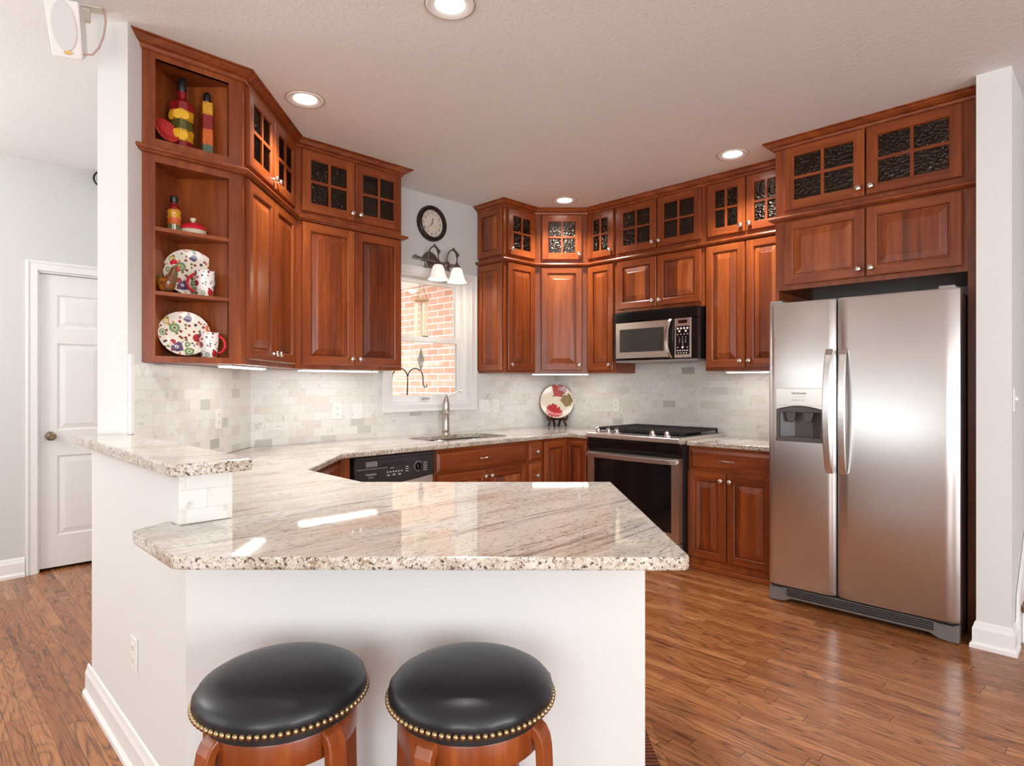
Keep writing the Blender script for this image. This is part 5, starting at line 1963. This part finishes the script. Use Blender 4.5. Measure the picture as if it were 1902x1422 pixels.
# scalloped dish leaning at left of the top opening
t = NT('fan_dish_glaze')
tc = t.add('ShaderNodeTexCoord'); sp2 = t.add('ShaderNodeSeparateXYZ'); t.link(tc.outputs['Object'], sp2.inputs[0])
ang = t.math('ARCTAN2', sp2.outputs['Y'], sp2.outputs['X'])
sw = t.math('SINE', t.math('MULTIPLY', ang, 26.0))
c = t.ramp(t.math('ADD', t.math('MULTIPLY', sw, .5), .5), [(.2, srgb(110, 14, 26)), (.6, srgb(206, 52, 44))])
fanm = t.set(Base_Color=c, Roughness=.15)
fd_ = obj('scalloped_dish', MB().lathe([(.0001, 0), (.016, 0), (.035, .006), (.055, .019), (.057, .021), (.055, .023), (.034, .010), (.016, .004), (.0001, .003)], 78, 0, wob=lambda a, r, z: 1 + .03 * math.cos(26 * a) * (r / .055)),
          [fanm], loc=(-1.590, 2.803, Z1 + .0600), rot=(rad(72), 0, rad(66)))
tag(fd_, 'small red scalloped dish standing on edge in the top opening', 'dish')
# red lidded dish
b = thing('lidded_dish', 'low red lidded dish with a cream knob on the upper shelf', 'dish', (-1.518, 2.918, Z2 + .001), rad(20))
obj('base', MB().lathe([(.0001, 0), (.045, 0), (.056, .012), (.060, .022), (.056, .022), (.0001, .018)], 32), 'cream_glaze', b)
mb = MB(); mb.lathe([(.066, .021), (.067, .024), (.060, .036), (.045, .050), (.025, .058), (.0001, .060), (.0001, .050), (.05, .03), (.066, .021)], 32)
ld = obj('lid', mb, 'red_glaze2', b)
obj('knob', MB().lathe([(.0001, .058), (.009, .058), (.008, .066), (.013, .072), (.014, .080), (.010, .083), (.0001, .083)], 18), 'cream_glaze', ld)


def plate_obj(name, R, sy, mat, loc, rot, label):
    o = obj(name, MB().lathe([(.0001, 0), (R * .6, 0), (R * .72, .004), (R * .97, .014), (R, .016), (R * .985, .0185), (R * .72, .008), (R * .6, .005), (.0001, .005)], 56, 0, (0, 0, 0), 1, sy), mat, loc=loc, rot=rot)
    return tag(o, label, 'plate', 'patterned plates')


nrm = rad(45)      # faces the viewer through the shelf front (towards +q)
plate_obj('patterned_plate', .118, .97, 'floral', (-1.552, 2.955, Z3 + .116), (rad(80), 0, rad(38)), 'round floral plate standing behind the rooster and mug')
plate_obj('patterned_plate', .113, .96, 'floral', (-1.553, 2.905, Z4 + .110), (rad(76), rad(0), rad(38)), 'oval floral plate leaning on the bottom shelf')


def mug(loc, rz, label, hang):
    m_ = thing('mug', label, 'mug', loc, rz, 'floral mugs')
    pr = [(.0001, 0), (.031, 0), (.034, .004), (.041, .06), (.044, .115), (.0445, .120), (.042, .120), (.039, .1), (.031, .01), (.0001, .006)]
    obj('cup', MB().lathe(pr, 36), 'floral_mug', m_)
    c, s = math.cos(hang), math.sin(hang)
    path = []
    for i in range(11):
        a = rad(100 - 175 * i / 10)
        path.append((.034 + .040 * math.cos(a) * 1.0 + (.008 if i < 2 else 0), 0, .062 + .042 * math.sin(a)))
    path = [(c * x - s * y, s * x + c * y, z) for x, y, z in path]
    obj('handle', MB().tube(path, .0065, 10), 'red_glaze', m_)


mug((-1.470, 2.934, Z3 + .001), 0, 'floral mug with a red handle in front of the round plate', rad(-150))
mug((-1.456, 2.948, Z4 + .001), 0, 'floral mug with a red handle beside the oval plate', rad(5))

# rooster figurine (one continuous body)
rs = thing('rooster_figurine', 'glazed rooster figurine with a red comb on the middle shelf', 'figurine', (-1.585, 2.822, Z3 + .001), rad(-10))
me_v = [(-.005, 0, .045), (.02, 0, .055), (.032, 0, .085), (.036, 0, .115), (.046, 0, .125), (-.03, 0, .052), (-.048, 0, .070), (-.005, 0, .02), (-.005, 0, .004)]
me_e = [(0, 1), (1, 2), (2, 3), (3, 4), (0, 5), (5, 6), (0, 7), (7, 8)]
rr = [.040, .034, .018, .016, .006, .030, .010, .030, .030]
me = bpy.data.meshes.new('rooster_body'); me.from_pydata(me_v, me_e, [])
ro = bpy.data.objects.new('rooster_body', me); COL.objects.link(ro); ro.parent = rs
sk_ = ro.modifiers.new('skin', 'SKIN'); sv = me.skin_vertices[0].data
for i, r_ in enumerate(rr): sv[i].radius = (r_, r_)
sv[0].use_root = True
ss = ro.modifiers.new('sub', 'SUBSURF'); ss.levels = 2; ss.render_levels = 2
t = NT('rooster_glaze')
tc = t.add('ShaderNodeTexCoord'); s3 = t.add('ShaderNodeSeparateXYZ'); t.link(tc.outputs['Object'], s3.inputs[0])
n = t.noise(tc.outputs['Object'], 45, 3, .6)
f = t.math('ADD', t.math('MULTIPLY', s3.outputs['X'], 7.0), t.math('MULTIPLY', n, 1.0))
c = t.ramp(f, [(.0, srgb(70, 60, 30)), (.30, srgb(196, 160, 60)), (.45, srgb(190, 96, 34)), (.62, srgb(120, 70, 36)), (.8, srgb(110, 90, 60))])
ro.data.materials.append(t.set(Base_Color=c, Roughness=.12))
mb = MB()
for x_, z_, r_ in ((.022, .140, .010), (.033, .145, .011), (.044, .141, .009)): mb.ball((x_, 0, z_), r_, 0, 8, (1, .55, 1))
mb.ball((.054, 0, .108), .009, 0, 8, (.8, .8, 1.3))
obj('comb', mb, 'red_glaze2', rs)
obj('beak', MB().lathe([(.006, 0), (.0001, .016)], 10, 0), plain('beak_yellow', srgb(210, 150, 60), .3), rs, loc=(.056, 0, .124), rot=(0, rad(100), 0))
mb = MB()
for a in (110, 130, 150, 168):
    c_, s_ = math.cos(rad(a)), math.sin(rad(a))
    mb.tube([(-.035, 0, .055), (-.035 + c_ * .03, 0, .055 + s_ * .03), (-.038 + c_ * .055, 0, .052 + s_ * .045)], [.010, .010, .003], 8)
obj('tail', mb, plain('rooster_tail_green', srgb(96, 96, 44), .15), rs)

# ------------------------------------------------------------------ corner plate on its stand
es = thing('plate_stand', 'dark wooden plate stand on the counter in the corner', 'stand', (.430, 5.85, CT + .0005), 0)
for s in (-1, 1):
    mb = MB()
    mb.tube([(s * .020, .065, .0), (s * .030, .03, .06), (s * .055, -.005, .075), (s * .075, -.025, .035), (s * .085, -.03, .006)], [.011, .012, .013, .012, .011], 8)
    mb.tube([(s * .055, -.005, .07), (s * .085, -.030, .068), (s * .098, -.034, .100)], [.012, .011, .008], 8)
    mb.tube([(s * .030, .03, .055), (s * .025, .055, .20)], [.007, .005], 8)
    obj('easel_leg', mb, plain('mahogany', srgb(62, 22, 18), .3), es)
obj('cross_bar', MB().tube([(-.05, .01, .07), (.05, .01, .07)], .007, 8), plain('mahogany_bar', srgb(62, 22, 18), .3), es)
t = NT('poppy_plate_glaze')
v = t.coords('Object')
sx = t.add('ShaderNodeSeparateXYZ'); t.link(v, sx.inputs[0])
def blob(cx, cy, r, wob_, sc):
    dx = t.math('SUBTRACT', sx.outputs['X'], cx); dy = t.math('SUBTRACT', sx.outputs['Y'], cy)
    d = t.math('SQRT', t.math('ADD', t.math('MULTIPLY', dx, dx), t.math('MULTIPLY', dy, dy)))
    n = t.noise(v, sc, 3, .6)
    return t.math('LESS_THAN', t.math('ADD', d, t.math('MULTIPLY', t.math('SUBTRACT', n, .5), wob_)), r)


c = t.mix(t.noise(v, 8, 2), srgb(238, 232, 214), srgb(226, 210, 186))
c = t.mix(blob(.095, .01, .06, .08, 24), c, t.mix(t.noise(v, 35, 3), srgb(70, 84, 54), srgb(190, 150, 96)))
c = t.mix(blob(.01, .105, .058, .12, 30), c, t.mix(t.noise(v, 50, 3), srgb(120, 20, 24), srgb(206, 60, 56)))
c = t.mix(blob(.055, .115, .035, .1, 36), c, t.mix(t.noise(v, 50, 3), srgb(96, 16, 20), srgb(170, 50, 40)))
c = t.mix(blob(-.04, -.085, .06, .06, 34), c, t.mix(t.noise(v, 60, 3), srgb(150, 24, 34), srgb(222, 72, 74)))
c = t.mix(blob(.0, -.10, .05, .06, 34), c, t.mix(t.noise(v, 60, 3), srgb(150, 24, 34), srgb(222, 72, 74)))
rad2 = t.math('SQRT', t.math('ADD', t.math('MULTIPLY', sx.outputs['X'], sx.outputs['X']), t.math('MULTIPLY', sx.outputs['Y'], sx.outputs['Y'])))
c = t.mix(t.math('GREATER_THAN', rad2, .160), c, srgb(96, 40, 32))
pm = t.set(Base_Color=c, Roughness=.15)
R = .166
o = obj('decorative_plate', MB().lathe([(.0001, 0), (R * .6, 0), (R * .75, .004), (R * .97, .016), (R, .018), (R * .985, .0205), (R * .74, .008), (R * .6, .005), (.0001, .005)], 56), [pm], loc=(.430, 5.870, CT + .075 + R * .97), rot=(rad(78), 0, 0))
tag(o, 'round plate painted with red flowers displayed in the corner', 'plate')

# ------------------------------------------------------------------ outdoors
wc = thing('wind_chime', 'wooden wind chime with pale tubes hanging outside the window', 'wind chime', (-.88, 5.92, 2.50), 0)
obj('top_disc', MB().lathe([(.0001, -.395), (.075, -.395), (.078, -.385), (.075, -.375), (.0001, -.375)], 28), plain('chime_wood', srgb(190, 150, 110), .6), wc)
for i in range(5):
    a = rad(72 * i + 20)
    x_, y_ = .056 * math.cos(a), .056 * math.sin(a)
    obj('chime_tube', MB().tube([(x_, y_, -.42), (x_, y_, -.42 - .33)], .0115, 12), plain('chime_cream', srgb(238, 226, 196), .4), wc)
mb = MB()
for a in (0, 120, 240):
    mb.tube([(0, 0, -.20), (.06 * math.cos(rad(a)), .06 * math.sin(rad(a)), -.376)], .0018, 5)
mb.tube([(0, 0, -.001), (0, 0, -.20)], .0018, 5); mb.tube([(0, 0, -.395), (0, 0, -.86)], .0018, 5)
for i in range(5):
    a = rad(72 * i + 20); mb.tube([(.056 * math.cos(a), .056 * math.sin(a), -.395), (.056 * math.cos(a), .056 * math.sin(a), -.425)], .0015, 5)
obj('cords', mb, plain('chime_cord', srgb(120, 100, 80), .7), wc)
obj('wind_sail', MB().yprism([(0, -.84), (.034, -.96), (0, -1.08), (-.034, -.96)], -.004, .004), plain('sail_grey', srgb(150, 140, 128), .6), wc)
hk = thing('shepherd_hook', 'black double shepherd hook standing outside the window', 'garden hook', (-1.03, 6.05, -.3), rad(8))
mb = MB().tube([(-.05, 0, .0), (-.02, 0, 1.0), (.0, 0, 1.62)], .007, 8)
for s in (-1, 1):
    arc = [(0, 0, 1.60)]
    for i in range(13):
        a = rad(180 - 180 * i / 12)
        arc.append((s * (.075 + .075 * math.cos(a)), 0, 1.665 + .095 * math.sin(a)))
    arc += [(s * .153, 0, 1.60), (s * .165, 0, 1.575), (s * .182, 0, 1.575), (s * .19, 0, 1.60)]
    mb.tube(arc, .006, 8)
obj('hook', mb, 'iron_wrought', hk)
